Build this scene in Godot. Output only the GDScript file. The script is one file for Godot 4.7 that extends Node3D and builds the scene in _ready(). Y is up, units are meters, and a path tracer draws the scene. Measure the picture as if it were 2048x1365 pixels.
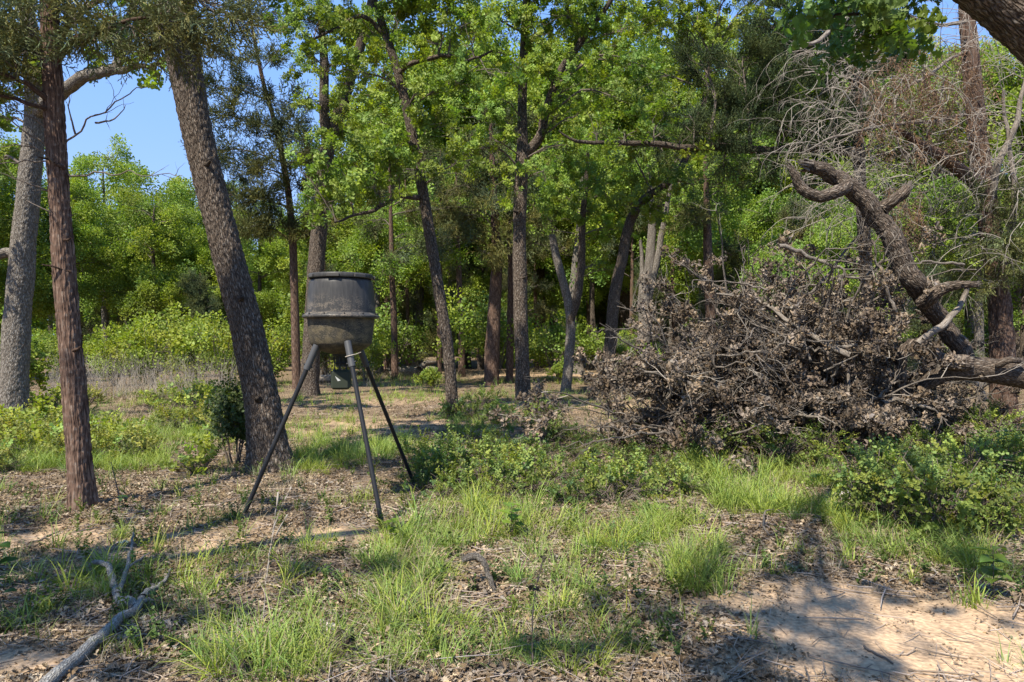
extends Node3D

const EYE := 1.5
const F := 1365.0
const SUN := Vector3(-0.31, 0.825, 0.475)      # towards the sun: high, behind the left shoulder

var R := RandomNumberGenerator.new()
var noise := FastNoiseLite.new()
var plates := FastNoiseLite.new()
var M := {}                                   # materials
var S := {}                                   # sprig, tuft and litter meshes, each an array of variants


# ------------------------------------------------------------------ small helpers
func rnd(a: float, b: float) -> float:
	return R.randf_range(a, b)


func rvec() -> Vector3:
	var v := Vector3(R.randf() * 2.0 - 1.0, R.randf() * 2.0 - 1.0, R.randf() * 2.0 - 1.0)
	while v.length_squared() > 1.0 or v.length_squared() < 0.0001:
		v = Vector3(R.randf() * 2.0 - 1.0, R.randf() * 2.0 - 1.0, R.randf() * 2.0 - 1.0)
	return v


func lift(x: float, z: float) -> float:
	# height of the ground
	var far := clampf((-z - 3.0) / 12.0, 0.0, 1.0)
	return 0.045 * noise.get_noise_2d(x * 9.0, z * 9.0) + 0.10 * far * noise.get_noise_2d(x * 2.0 + 70.0, z * 2.0)


func at(x: float, y: float, d: float) -> Vector3:
	return Vector3((x - 1024.0) / F * d, EYE - (y - 682.5) / F * d, -d)


func gp(x: float, y: float) -> Vector3:
	# a place on the ground
	var d := F * EYE / (y - 682.5)
	var p := Vector3((x - 1024.0) / F * d, 0.0, -d)
	p.y = lift(p.x, p.z)
	return p


func path(d: float, pts: Array) -> Array:
	# [x, y] or [x, y, nearer by] in the view at distance d
	var out := []
	for p in pts:
		out.append(at(p[0], p[1], d - (p[2] if p.size() > 2 else 0.0)))
	return out


func tint(c: Color, spread: float, yellow: float) -> Color:
	var k := 1.0 + rnd(-spread, spread)
	var y := rnd(-yellow, yellow)
	return Color(c.r * k * (1.0 + y), c.g * k * (1.0 + 0.3 * y), c.b * k * (1.0 - y), 1.0)


func look(dir: Vector3, roll: float, s: float) -> Basis:
	# a basis whose Y runs along dir
	var y := dir.normalized()
	var x := y.cross(Vector3(0.31, 0.17, 0.93)).normalized()
	var z := x.cross(y)
	return Basis(x * cos(roll) + z * sin(roll), y, z * cos(roll) - x * sin(roll)).scaled(Vector3(s, s, s))


func spline(ctrl: Array, rads: Array, step: float, wob := 0.0, wf := 1.0) -> Array:
	var p := PackedVector3Array()
	var r := PackedFloat32Array()
	var n := ctrl.size()
	var ph := rnd(0.0, 500.0)
	for k in n - 1:
		var a: Vector3 = ctrl[maxi(k - 1, 0)]
		var b: Vector3 = ctrl[k]
		var c: Vector3 = ctrl[k + 1]
		var d: Vector3 = ctrl[mini(k + 2, n - 1)]
		var m := maxi(1, int(ceil(b.distance_to(c) / step)))
		for j in m + (1 if k == n - 2 else 0):
			var t := float(j) / m
			var q := b.cubic_interpolate(c, a, d, t).lerp(b.lerp(c, t), 0.3)
			if wob > 0.0:
				var s := ph + (k + t) * 12.0 * wf
				q += Vector3(noise.get_noise_2d(s, 0.0), noise.get_noise_2d(s, 90.0), noise.get_noise_2d(s, 180.0)) * wob
			p.append(q)
			r.append(lerpf(rads[k], rads[k + 1], t))
	return [p, r]


class Geo:
	var v := PackedVector3Array()
	var n := PackedVector3Array()
	var u := PackedVector2Array()
	var c := PackedColorArray()
	var i := PackedInt32Array()

	func tube(p: PackedVector3Array, r: PackedFloat32Array, sides: int, tile := 0.5, tip := true, col := Color.WHITE) -> void:
		var m := p.size()
		if m < 2:
			return
		var t := (p[1] - p[0]).normalized()
		var a := t.cross(Vector3(0.9, 0.11, 0.42)).normalized()
		var s := 0.0
		var first := v.size()
		var around := maxf(1.0, roundf(TAU * r[0] / tile))
		for k in m:
			if k > 0:
				s += p[k].distance_to(p[k - 1])
			t = (p[mini(k + 1, m - 1)] - p[maxi(k - 1, 0)]).normalized()
			a = (a - t * a.dot(t)).normalized()
			var b := t.cross(a)
			for j in sides + 1:
				var th := TAU * j / sides
				var o := a * cos(th) + b * sin(th)
				v.append(p[k] + o * r[k])
				n.append(o)
				u.append(Vector2(around * j / sides, s / tile))
				c.append(col)
		var w := sides + 1
		for k in m - 1:
			for j in sides:
				var q := first + k * w + j
				i.append_array([q, q + w, q + w + 1, q, q + w + 1, q + 1])
		if tip:
			var e := v.size()
			v.append(p[m - 1] + t * r[m - 1] * 0.3)
			n.append(t)
			u.append(Vector2(0.5, s / tile))
			c.append(col)
			var q0 := first + (m - 1) * w
			for j in sides:
				i.append_array([q0 + j, e, q0 + j + 1])

	func tri(a: Vector3, b: Vector3, d: Vector3, col: Color) -> void:
		var k := v.size()
		v.append_array([a, b, d])
		c.append_array([col, col, col])
		i.append_array([k, k + 1, k + 2])

	func quad(a: Vector3, b: Vector3, d: Vector3, e: Vector3, col: Color) -> void:
		var k := v.size()
		v.append_array([a, b, d, e])
		c.append_array([col, col, col, col])
		i.append_array([k, k + 1, k + 2, k, k + 2, k + 3])

	func done(mat: Material) -> ArrayMesh:
		var arr := []
		arr.resize(Mesh.ARRAY_MAX)
		arr[Mesh.ARRAY_VERTEX] = v
		if n.size() == v.size():
			arr[Mesh.ARRAY_NORMAL] = n
		if u.size() == v.size():
			arr[Mesh.ARRAY_TEX_UV] = u
		if c.size() == v.size():
			arr[Mesh.ARRAY_COLOR] = c
		arr[Mesh.ARRAY_INDEX] = i
		var m := ArrayMesh.new()
		m.add_surface_from_arrays(Mesh.PRIMITIVE_TRIANGLES, arr)
		m.surface_set_material(0, mat)
		return m

	func smooth(mat: Material) -> ArrayMesh:
		n.resize(0)
		c.resize(0)
		var arr := []
		arr.resize(Mesh.ARRAY_MAX)
		arr[Mesh.ARRAY_VERTEX] = v
		if u.size() == v.size():
			arr[Mesh.ARRAY_TEX_UV] = u
		arr[Mesh.ARRAY_INDEX] = i
		var st := SurfaceTool.new()
		st.create_from_arrays(arr, Mesh.PRIMITIVE_TRIANGLES)
		st.generate_normals()
		var m := st.commit()
		m.surface_set_material(0, mat)
		return m


# ------------------------------------------------------------------ things and parts
var taken := {}

func numbered(called: String) -> String:
	var k: int = taken.get(called, 0)
	taken[called] = k + 1
	return called if k == 0 else "%s_%03d" % [called, k]


func tag(o: Node, label: String, category := "", group := "", kind := "") -> void:
	if label != "":
		o.set_meta("label", label)
	if category != "":
		o.set_meta("category", category)
	if group != "":
		o.set_meta("group", group)
	if kind != "":
		o.set_meta("kind", kind)


func thing(called: String, label: String, category: String, where := Vector3.ZERO, group := "", kind := "") -> Node3D:
	var o := Node3D.new()
	o.name = numbered(called)
	add_child(o)
	o.position = where
	tag(o, label, category, group, kind)
	return o


func part(called: String, mesh: Mesh, parent: Node3D, offset := Vector3.ZERO) -> MeshInstance3D:
	# offset: minus the thing's place when the mesh was made in the scene's own axes
	var o := MeshInstance3D.new()
	var k := 0
	var nm := called
	while parent.has_node(nm):
		k += 1
		nm = "%s_%03d" % [called, k]
	o.name = nm
	o.mesh = mesh
	o.position = offset
	parent.add_child(o, true)
	return o


func many(called: String, mesh: Mesh, where: Array, cols: PackedColorArray, parent: Node, offset := Vector3.ZERO) -> MultiMeshInstance3D:
	var mm := MultiMesh.new()
	mm.transform_format = MultiMesh.TRANSFORM_3D
	mm.use_colors = true
	mm.mesh = mesh
	mm.instance_count = where.size()
	for k in where.size():
		mm.set_instance_transform(k, where[k])
		mm.set_instance_color(k, cols[k])
	var o := MultiMeshInstance3D.new()
	o.multimesh = mm
	o.position = offset
	var nm := called
	var k := 0
	while parent.has_node(nm):
		k += 1
		nm = "%s_%03d" % [called, k]
	o.name = nm
	parent.add_child(o, true)
	o.set_meta("kind", "stuff")
	return o


func copy(o: Node3D, called: String, where: Vector3, turn: float, size: float, label: String, category: String, group: String) -> Node3D:
	var c: Node3D = o.duplicate()
	c.name = numbered(called)
	add_child(c)
	c.position = where
	c.rotation = Vector3(0, turn, 0)
	c.scale = Vector3(size, size, size)
	tag(c, label, category, group)
	return c


# ------------------------------------------------------------------ materials
func bytes_image(w: int, h: int, b: PackedByteArray, rgb: bool) -> ImageTexture:
	return ImageTexture.create_from_image(Image.create_from_data(w, h, false, Image.FORMAT_RGB8 if rgb else Image.FORMAT_L8, b))


func layer(w: int, h: int, to_h: int, kind: int, freq: float, sd: int, octaves := 3) -> PackedByteArray:
	var f := FastNoiseLite.new()
	f.noise_type = kind
	f.seed = sd
	f.frequency = freq
	f.fractal_octaves = octaves
	f.fractal_type = FastNoiseLite.FRACTAL_FBM
	if kind == FastNoiseLite.TYPE_CELLULAR:
		f.fractal_type = FastNoiseLite.FRACTAL_NONE
		f.cellular_return_type = FastNoiseLite.RETURN_DISTANCE2_SUB
		f.cellular_jitter = 1.0
		f.domain_warp_enabled = true
		f.domain_warp_amplitude = 12.0
		f.domain_warp_frequency = 0.03
	var im := f.get_seamless_image(w, h, false, false, 0.12, true)
	im.convert(Image.FORMAT_L8)
	if to_h != h or w != 512:
		im.resize(512, to_h, Image.INTERPOLATE_CUBIC)
	return im.get_data()


func bark(a: PackedByteArray, b: PackedByteArray, c: PackedByteArray, stain: PackedByteArray, share: float, low: Color, high: Color, spot: Color, depth: float, edge: float) -> StandardMaterial3D:
	# a: plates, b: fine grain, c: broad stains
	var hgt := PackedByteArray()
	var col := PackedByteArray()
	hgt.resize(512 * 512)
	col.resize(512 * 512 * 3)
	for k in 512 * 512:
		var p := minf(1.0, a[k] / 255.0 * edge)
		var g := b[k] / 255.0
		var h := p * share + g * (1.0 - share)
		hgt[k] = int(h * 255.0)
		var q := low.lerp(high, clampf(h * 1.15 + (g - 0.5) * 0.5, 0.0, 1.0))
		q = q.lerp(spot, clampf((c[k] / 255.0 - 0.5) * 3.0, 0.0, 0.75) * p)
		q = q.lerp(low, clampf((stain[k] / 255.0 - 0.5) * 2.6, 0.0, 0.62))
		q = q.linear_to_srgb()
		col[k * 3] = int(q.r * 255.0)
		col[k * 3 + 1] = int(q.g * 255.0)
		col[k * 3 + 2] = int(q.b * 255.0)
	var m := StandardMaterial3D.new()
	m.albedo_texture = bytes_image(512, 512, col, true)
	m.roughness = 0.9
	m.metallic_specular = 0.25
	m.heightmap_enabled = true
	m.heightmap_texture = bytes_image(512, 512, hgt, false)
	m.heightmap_scale = depth
	return m


func leaf_mat(through: Color, rough: float, spec: float) -> StandardMaterial3D:
	var m := StandardMaterial3D.new()
	m.vertex_color_use_as_albedo = true
	m.roughness = rough
	m.metallic_specular = spec
	m.cull_mode = BaseMaterial3D.CULL_DISABLED
	m.backlight_enabled = true
	m.backlight = through
	return m


func plain(c: Color, rough: float, spec := 0.3) -> StandardMaterial3D:
	var m := StandardMaterial3D.new()
	m.albedo_color = c.linear_to_srgb()
	m.roughness = rough
	m.metallic_specular = spec
	return m


func make_materials() -> void:
	var cell := layer(512, 150, 512, FastNoiseLite.TYPE_CELLULAR, 0.036, 3)
	var streak := layer(512, 120, 512, FastNoiseLite.TYPE_SIMPLEX, 0.016, 23, 4)
	var fine := layer(512, 256, 512, FastNoiseLite.TYPE_SIMPLEX, 0.06, 5, 4)
	var broad := layer(512, 512, 512, FastNoiseLite.TYPE_SIMPLEX, 0.012, 7, 4)
	var strand := layer(512, 32, 512, FastNoiseLite.TYPE_SIMPLEX, 0.045, 11, 4)
	var strip := layer(512, 48, 512, FastNoiseLite.TYPE_CELLULAR, 0.04, 13)
	var grain := layer(512, 512, 512, FastNoiseLite.TYPE_SIMPLEX, 0.07, 17, 5)
	M.oak = bark(cell, fine, broad, streak, 0.7, Color(0.04, 0.03, 0.023), Color(0.17, 0.13, 0.098), Color(0.245, 0.215, 0.18), 2.2, 2.4)
	M.grey = bark(cell, fine, broad, streak, 0.65, Color(0.085, 0.07, 0.056), Color(0.255, 0.222, 0.185), Color(0.35, 0.33, 0.295), 1.8, 2.4)
	M.lichen = bark(cell, fine, broad, streak, 0.5, Color(0.17, 0.15, 0.13), Color(0.36, 0.345, 0.31), Color(0.48, 0.49, 0.45), 1.0, 2.4)
	M.cedar = bark(strip, strand, broad, streak, 0.45, Color(0.05, 0.03, 0.022), Color(0.22, 0.14, 0.10), Color(0.26, 0.21, 0.17), 1.8, 1.8)
	M.dead = bark(strip, strand, broad, streak, 0.3, Color(0.11, 0.088, 0.068), Color(0.30, 0.255, 0.21), Color(0.38, 0.36, 0.32), 0.9, 2.0)
	M.twig = plain(Color(0.13, 0.105, 0.085), 0.9)
	M.pale_twig = plain(Color(0.275, 0.24, 0.20), 0.9)
	M.leaf = leaf_mat(Color(0.92, 0.95, 0.55), 0.5, 0.35)
	M.needle = leaf_mat(Color(0.35, 0.38, 0.25), 0.65, 0.3)
	M.dry = leaf_mat(Color(0.3, 0.26, 0.2), 0.85, 0.2)
	M.grass = leaf_mat(Color(0.8, 0.85, 0.5), 0.5, 0.35)
	# the ground: its own colours at the vertices, times a fine grain
	var hgt := PackedByteArray()
	var col := PackedByteArray()
	hgt.resize(512 * 512)
	col.resize(512 * 512 * 3)
	for k in 512 * 512:
		var g := grain[k] / 255.0
		var b := broad[k] / 255.0
		hgt[k] = int(clampf(g * 0.35 + b * 0.65, 0.0, 1.0) * 255.0)
		var q := lerpf(0.7, 1.0, clampf(g * 0.9 + b * 0.6 - 0.2, 0.0, 1.0))
		col[k * 3] = int(q * 255.0)
		col[k * 3 + 1] = int(q * 0.985 * 255.0)
		col[k * 3 + 2] = int(q * 0.96 * 255.0)
	var m := StandardMaterial3D.new()
	m.albedo_texture = bytes_image(512, 512, col, true)
	m.vertex_color_use_as_albedo = true
	m.roughness = 0.95
	m.metallic_specular = 0.2
	m.heightmap_enabled = true
	m.heightmap_texture = bytes_image(512, 512, hgt, false)
	m.heightmap_scale = 2.4
	m.uv1_triplanar = true
	m.uv1_world_triplanar = true
	m.uv1_scale = Vector3(0.63, 0.63, 0.63)
	M.ground = m
	# feeder plastic: dull black drum with a dusty film, and a dirtier olive hopper
	for nm in ["drum", "hopper"]:
		var px := PackedByteArray()
		px.resize(512 * 512 * 3)
		for y in 512:
			for x in 512:
				var k := y * 512 + x
				var g := grain[k] / 255.0
				var b := broad[k] / 255.0
				var s := strand[k] / 255.0
				var q := Color(0.042, 0.04, 0.038)
				if nm == "drum":
					q = q.lerp(Color(0.06, 0.057, 0.053), clampf(s * 1.4 - 0.3, 0.0, 1.0))
					var low := clampf((y / 512.0 - 0.62) * 4.0, 0.0, 1.0)
					q = q.lerp(Color(0.20, 0.165, 0.125), low * clampf((g + b - 1.0) * 2.2, 0.0, 0.65))
				else:
					q = Color(0.045, 0.04, 0.03).lerp(Color(0.105, 0.085, 0.05), clampf(b * 2.0 - 0.6, 0.0, 1.0))
					q = q.lerp(Color(0.17, 0.14, 0.10), clampf((g - 0.58) * 3.0, 0.0, 0.6))
				q = q.linear_to_srgb()
				px[k * 3] = int(q.r * 255.0)
				px[k * 3 + 1] = int(q.g * 255.0)
				px[k * 3 + 2] = int(q.b * 255.0)
		var d := StandardMaterial3D.new()
		d.albedo_texture = bytes_image(512, 512, px, true)
		d.roughness = 0.4 if nm == "drum" else 0.7
		d.metallic_specular = 0.32
		M[nm] = d
	M.steel = plain(Color(0.018, 0.018, 0.019), 0.42, 0.35)
	M.socket = plain(Color(0.06, 0.06, 0.06), 0.45, 0.4)
	M.black = plain(Color(0.02, 0.022, 0.018), 0.55, 0.4)
	M.boxed = plain(Color(0.028, 0.034, 0.022), 0.6, 0.35)
	M.wire = plain(Color(0.42, 0.37, 0.30), 0.6)
	M.painted_sun_patch = plain(Color(0.45, 0.45, 0.42), 0.6)  # pale colour standing in for sunlight on the motor box
	M.stone = plain(Color(0.46, 0.42, 0.36), 0.9)


# ------------------------------------------------------------------ leaves, sprays, tufts
func leaf(g: Geo, o: Vector3, d: Vector3, up: Vector3, size: float, wide: float, ts: Array, ws: Array, fold: float, curl: float, col: Color) -> void:
	d = d.normalized()
	var side := d.cross(up).normalized()
	var nn := side.cross(d)
	var pm := Vector3.ZERO
	var pl := Vector3.ZERO
	var pr := Vector3.ZERO
	for k in ts.size():
		var t: float = ts[k]
		var w: float = ws[k] * wide * size
		var th := curl * t
		var mid := o + d * (size * t * (1.0 - 0.3 * absf(th))) - nn * (size * t * th * 0.6)
		var l := mid + side * w + nn * (fold * w)
		var r := mid - side * w + nn * (fold * w)
		if k > 0:
			g.quad(pm, pl, l, mid, col)
			g.quad(pm, mid, r, pr, col)
		pm = mid
		pl = l
		pr = r


const OAK_T := [0.0, 0.2, 0.33, 0.46, 0.62, 0.75, 0.88, 1.0]
const OAK_W := [0.04, 0.14, 0.30, 0.15, 0.46, 0.22, 0.33, 0.08]
const OVAL_T := [0.0, 0.3, 0.65, 1.0]
const OVAL_W := [0.05, 0.42, 0.44, 0.04]


func make_sprigs() -> void:
	S = {"oak": [], "far": [], "cedar": [], "cedar_far": [], "shrub": [], "weed": [], "dead": [], "dry_cedar": [], "tuft": [], "thin": [], "straw": [], "litter": [], "bits": [], "big": []}
	var bark_c := Color(0.9, 0.5, 0.9)
	for var_ in 4:
		var g := Geo.new()
		var tw := rvec() * 0.05
		for k in 26:
			var t := 0.15 + 0.85 * sqrt((k + 1) / 26.0)
			var o := Vector3(tw.x * t, 0.24 * t, tw.z * t)
			var an := k * 2.4 + rnd(-0.4, 0.4)
			var out := Vector3(cos(an), rnd(-0.15, 0.75), sin(an))
			if k > 22:
				out.y += 0.8
			var sz := rnd(0.045, 0.085)
			leaf(g, o + out * 0.02, out, Vector3(rnd(-0.4, 0.4), 1.0, rnd(-0.4, 0.4)), sz, 1.0, OAK_T, OAK_W, rnd(0.1, 0.45), rnd(-0.1, 0.6), tint(Color.WHITE, 0.22, 0.1))
		g.quad(Vector3(-0.003, 0, 0), Vector3(0.003, 0, 0), Vector3(tw.x, 0.24, tw.z), Vector3(tw.x - 0.002, 0.24, tw.z), bark_c)
		g.quad(Vector3(0, 0, -0.003), Vector3(0, 0, 0.003), Vector3(tw.x, 0.24, tw.z), Vector3(tw.x, 0.24, tw.z - 0.002), bark_c)
		S.oak.append(g.done(M.leaf))
	for var_ in 4:
		var g := Geo.new()
		for k in 84:
			var o := rvec()
			o = Vector3(o.x * 0.4, 0.3 + o.y * 0.3, o.z * 0.4)
			var out := (o - Vector3(0, 0.1, 0)).normalized() + rvec() * 0.6
			leaf(g, o, out, Vector3(rnd(-0.6, 0.6), 1.0, rnd(-0.6, 0.6)), rnd(0.06, 0.11), 0.85, OVAL_T, OVAL_W, rnd(0.0, 0.4), rnd(0.0, 0.6), tint(Color.WHITE, 0.25, 0.1))
		S.far.append(g.done(M.leaf))
	for var_ in 4:
		var g := Geo.new()
		spray(g, 0.34, 15, 5, 0.0042, false)
		S.cedar.append(g.done(M.needle))
		g = Geo.new()
		spray(g, 0.30, 12, 4, 0.005, true)
		S.dry_cedar.append(g.done(M.dry))
		g = Geo.new()
		for k in 7:
			spray(g, 0.52, 9, 5, 0.0085, false, Vector3(rnd(-0.12, 0.12), rnd(-0.1, 0.1), rnd(-0.12, 0.12)), rvec() * 0.7 + Vector3(0, 0.6, 0))
		S.cedar_far.append(g.done(M.needle))
	for var_ in 4:
		for kind in ["shrub", "weed"]:
			var g := Geo.new()
			var small: bool = kind == "shrub"
			for b in (4 if small else 3):
				var dir := (Vector3(0, 1, 0) + rvec() * (0.75 if b > 0 else 0.2)).normalized()
				var from := Vector3(0, rnd(0.0, 0.12) if b > 0 else 0.0, 0)
				var len := rnd(0.14, 0.24) if b > 0 else 0.3
				var n := 13 if small else 8
				for k in n:
					var o := from + dir * len * (k + 1.0) / n
					var an := k * 2.6 + b
					var out := Vector3(cos(an), rnd(0.0, 0.7), sin(an)) + dir * 0.4
					leaf(g, o, out, Vector3(rnd(-0.5, 0.5), 1.0, rnd(-0.5, 0.5)), rnd(0.024, 0.04) if small else rnd(0.045, 0.075), 0.95 if small else 0.9, OVAL_T, OVAL_W, rnd(0.0, 0.3), rnd(0.0, 0.4), tint(Color.WHITE, 0.25, 0.1))
				var e := from + dir * len
				g.quad(from + Vector3(-0.002, 0, 0), from + Vector3(0.002, 0, 0), e, e + Vector3(-0.001, 0, 0), bark_c)
				g.quad(from + Vector3(0, 0, -0.002), from + Vector3(0, 0, 0.002), e, e + Vector3(0, 0, -0.001), bark_c)
			S[kind].append(g.done(M.leaf))
	for var_ in 5:
		# a bunch of withered oak leaves on a bit of twig
		var g := Geo.new()
		for k in 11:
			var an := k * 2.4
			var out := Vector3(cos(an), rnd(-0.9, 0.5), sin(an))
			leaf(g, Vector3(0, 0.09 * k / 11.0, 0) + out * 0.012, out, rvec() + Vector3(0, 0.4, 0), rnd(0.035, 0.068), 0.8, OAK_T, OAK_W, rnd(0.4, 1.3), rnd(0.4, 1.5), tint(Color.WHITE, 0.35, 0.12))
		S.dead.append(g.done(M.dry))
	for kind in ["tuft", "thin", "straw"]:
		for var_ in 4:
			var g := Geo.new()
			var n := 40 if kind == "tuft" else 13 if kind == "thin" else 20
			for k in n:
				blade(g, kind)
			S[kind].append(g.done(M.grass if kind != "straw" else M.dry))
	for var_ in 5:
		var g := Geo.new()
		for k in 28:
			var o := Vector3(rnd(-0.17, 0.17), rnd(0.002, 0.018), rnd(-0.17, 0.17))
			var an := rnd(0.0, TAU)
			leaf(g, o, Vector3(cos(an), rnd(-0.15, 0.25), sin(an)), Vector3(rnd(-0.5, 0.5), 1.0, rnd(-0.5, 0.5)), rnd(0.018, 0.046), 0.8, OAK_T, OAK_W, rnd(0.1, 1.2), rnd(-0.9, 1.2), tint(Color.WHITE, 0.5, 0.12))
		S.litter.append(g.done(M.dry))
		g = Geo.new()
		for k in 5:
			var o := Vector3(rnd(-0.3, 0.3), rnd(0.006, 0.03), rnd(-0.3, 0.3))
			var an := rnd(0.0, TAU)
			var d := Vector3(cos(an), rnd(-0.06, 0.1), sin(an))
			var s := d.cross(Vector3.UP).normalized()
			var len := rnd(0.08, 0.34)
			var pp := PackedVector3Array([o, o + d * len * 0.5 + s * rnd(-0.03, 0.03), o + d * len])
			var w := rnd(0.0016, 0.004)
			g.tube(pp, PackedFloat32Array([w, w, w * 0.5]), 4, 0.5, false, tint(Color.WHITE, 0.4, 0.08))
		g.u.resize(0)
		S.bits.append(g.done(M.dry))


func spray(g: Geo, size: float, n: int, sub: int, w: float, droop: bool, from := Vector3.ZERO, dir := Vector3.UP) -> void:
	# a cedar spray: a stem with branchlets, each with scale-clad twiglets
	dir = dir.normalized()
	var side := dir.cross(Vector3(0.3, 0.2, 0.9)).normalized()
	var oth := dir.cross(side)
	ribbon(g, from, from + dir * size, w * 0.8, Color(0.75, 0.62, 0.6))
	for k in n:
		var t := (k + 0.8) / n
		var an := k * 2.1 + rnd(-0.5, 0.5)
		var out := (side * cos(an) + oth * sin(an) * 0.8) * 0.85 + dir * rnd(0.5, 0.9)
		if droop:
			out -= Vector3(0, 0.25, 0)
		var o := from + dir * size * t
		var len := size * rnd(0.2, 0.42) * (1.15 - 0.7 * t)
		var e := o + out.normalized() * len
		var col := tint(Color.WHITE, 0.25, 0.1)
		ribbon(g, o, e, w, col)
		for j in sub:
			var q := o.lerp(e, (j + 0.7) / sub)
			ribbon(g, q, q + (out.normalized() + rvec() * 0.8).normalized() * len * rnd(0.25, 0.5), w * 0.85, col)


func ribbon(g: Geo, a: Vector3, b: Vector3, w: float, col: Color) -> void:
	var d := (b - a).normalized()
	var s := d.cross(Vector3(0.21, 0.4, 0.87)).normalized() * w
	var o := d.cross(s)
	var m := a.lerp(b, 0.55)
	g.tri(a - s * 0.5, a + s * 0.5, m + s, col)
	g.tri(a - s * 0.5, m + s, m - s, col)
	g.tri(m - s, m + s, b, col)
	g.tri(a - o * 0.5, a + o * 0.5, m + o, col)
	g.tri(a - o * 0.5, m + o, m - o, col)
	g.tri(m - o, m + o, b, col)


func blade(g: Geo, kind: String) -> void:
	var an := rnd(0.0, TAU)
	var rr := sqrt(R.randf()) * (0.075 if kind == "tuft" else 0.06)
	var o := Vector3(cos(an) * rr, -0.01, sin(an) * rr)
	var a2 := an + rnd(-0.9, 0.9)
	var out := Vector3(cos(a2), 0, sin(a2))
	var len := rnd(0.13, 0.44) if kind == "tuft" else rnd(0.1, 0.32)
	if kind == "straw":
		len = rnd(0.08, 0.3)
	var lean := rnd(0.05, 0.75)
	var bend := rnd(0.3, 1.7)
	var w := rnd(0.0028, 0.0056) if kind != "straw" else rnd(0.0012, 0.0024)
	var side := Vector3(-out.z, 0, out.x).rotated(Vector3.UP, rnd(-0.7, 0.7))
	var col := tint(Color.WHITE, 0.25, 0.12)
	if kind != "straw" and R.randf() < 0.2:
		col = Color(2.4, 1.35, 2.0)
	var p := o
	var th := lean
	var last := p
	for k in 4:
		var q := p + (Vector3.UP * cos(th) + out * sin(th)) * len * 0.25
		th += bend * 0.25 * (1.0 + 0.5 * k)
		var w0 := w * (1.0 - k * 0.2)
		var w1 := w * (1.0 - (k + 1) * 0.24)
		g.quad(p - side * w0, p + side * w0, q + side * w1, q - side * w1, col)
		p = q


# ------------------------------------------------------------------ trees
class Plant:
	var root: Node3D
	var base := Vector3.ZERO
	var spine := PackedVector3Array()      # where clumps may spring from
	var thick := PackedFloat32Array()
	var twigs := Geo.new()
	var where := {}                        # kind of spray -> transforms
	var cols := {}
	var twig_mat: Material


func plant(called: String, label: String, category: String, base: Vector3, group := "", twig_mat: Material = null) -> Plant:
	var p := Plant.new()
	p.base = base
	p.root = thing(called, label, category, base, group)
	p.twig_mat = twig_mat if twig_mat else M.twig
	return p


func trunk(p: Plant, called: String, ctrl: Array, rads: Array, mat: Material, fine: float, flare := 0.0, wob := 0.0, spine := true, rough := 0.012) -> MeshInstance3D:
	# fine: ring spacing in metres; under 0.05 the bark is raised in the mesh itself
	var sp := spline(ctrl, rads, fine, wob)
	var pts: PackedVector3Array = sp[0]
	var rad: PackedFloat32Array = sp[1]
	if spine:
		for k in range(0, pts.size(), maxi(1, int(0.15 / fine))):
			p.spine.append(pts[k])
			p.thick.append(rad[k])
	var g := Geo.new()
	if fine >= 0.05 and flare == 0.0:
		g.tube(pts, rad, 10, 0.5, true)
		return part(called, g.done(mat), p.root, -p.base)
	var sides := 56 if fine < 0.05 else 14
	var hero := fine < 0.05
	var t := (pts[1] - pts[0]).normalized()
	var a := t.cross(Vector3(0.9, 0.11, 0.42)).normalized()
	var s := 0.0
	var around := maxf(1.0, roundf(TAU * rad[0] / 0.5))
	var ph := rnd(0.0, 99.0)
	var m := pts.size()
	for k in m:
		if k > 0:
			s += pts[k].distance_to(pts[k - 1])
		t = (pts[mini(k + 1, m - 1)] - pts[maxi(k - 1, 0)]).normalized()
		a = (a - t * a.dot(t)).normalized()
		var b := t.cross(a)
		var swell := flare * exp(-s / (rad[0] * 1.1))
		for j in sides + 1:
			var th := TAU * (j % sides) / sides
			var o := a * cos(th) + b * sin(th)
			var r := rad[k]
			r *= 1.0 + swell * (0.75 + 0.55 * sin(th * 3.0 + ph) + 0.3 * sin(th * 5.0 + ph * 2.0))
			var q := o * rad[0] + Vector3(ph, s, ph)
			r *= 1.0 + (0.24 if called != "trunk" else 0.12) * noise.get_noise_3d(q.x * 40.0, s * 16.0, q.z * 40.0)
			if hero:
				var pl := plates.get_noise_3d(q.x * 100.0, s * 36.0, q.z * 100.0)
				r += rough * (clampf((pl + 1.0) * 2.2, 0.0, 1.0) - 0.6)
			g.v.append(pts[k] + o * r)
			g.u.append(Vector2(around * j / sides, s / 0.5))
	var w := sides + 1
	for k in m - 1:
		for j in sides:
			var q := k * w + j
			g.i.append_array([q, q + w, q + w + 1, q, q + w + 1, q + 1])
	var e := g.v.size()
	g.v.append(pts[m - 1] + t * rad[m - 1] * 0.2)
	g.u.append(Vector2(0.5, 0.5))
	for j in sides:
		g.i.append_array([(m - 1) * w + j, e, (m - 1) * w + j + 1])
	return part(called, g.smooth(mat), p.root, -p.base)


func stub(p: Plant, from: Vector3, dir: Vector3, len: float, r: float, mat: Material) -> void:
	var g := Geo.new()
	var e := from + dir.normalized() * len
	var sp := spline([from - dir.normalized() * 0.06, from, from.lerp(e, 0.5) + rvec() * 0.15 * len, e], [r * 1.7, r * 1.25, r, r * 0.6], 0.02)
	g.tube(sp[0], sp[1], 10, 0.15)
	part("branch_stub", g.done(mat), p.root, -p.base)


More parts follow.
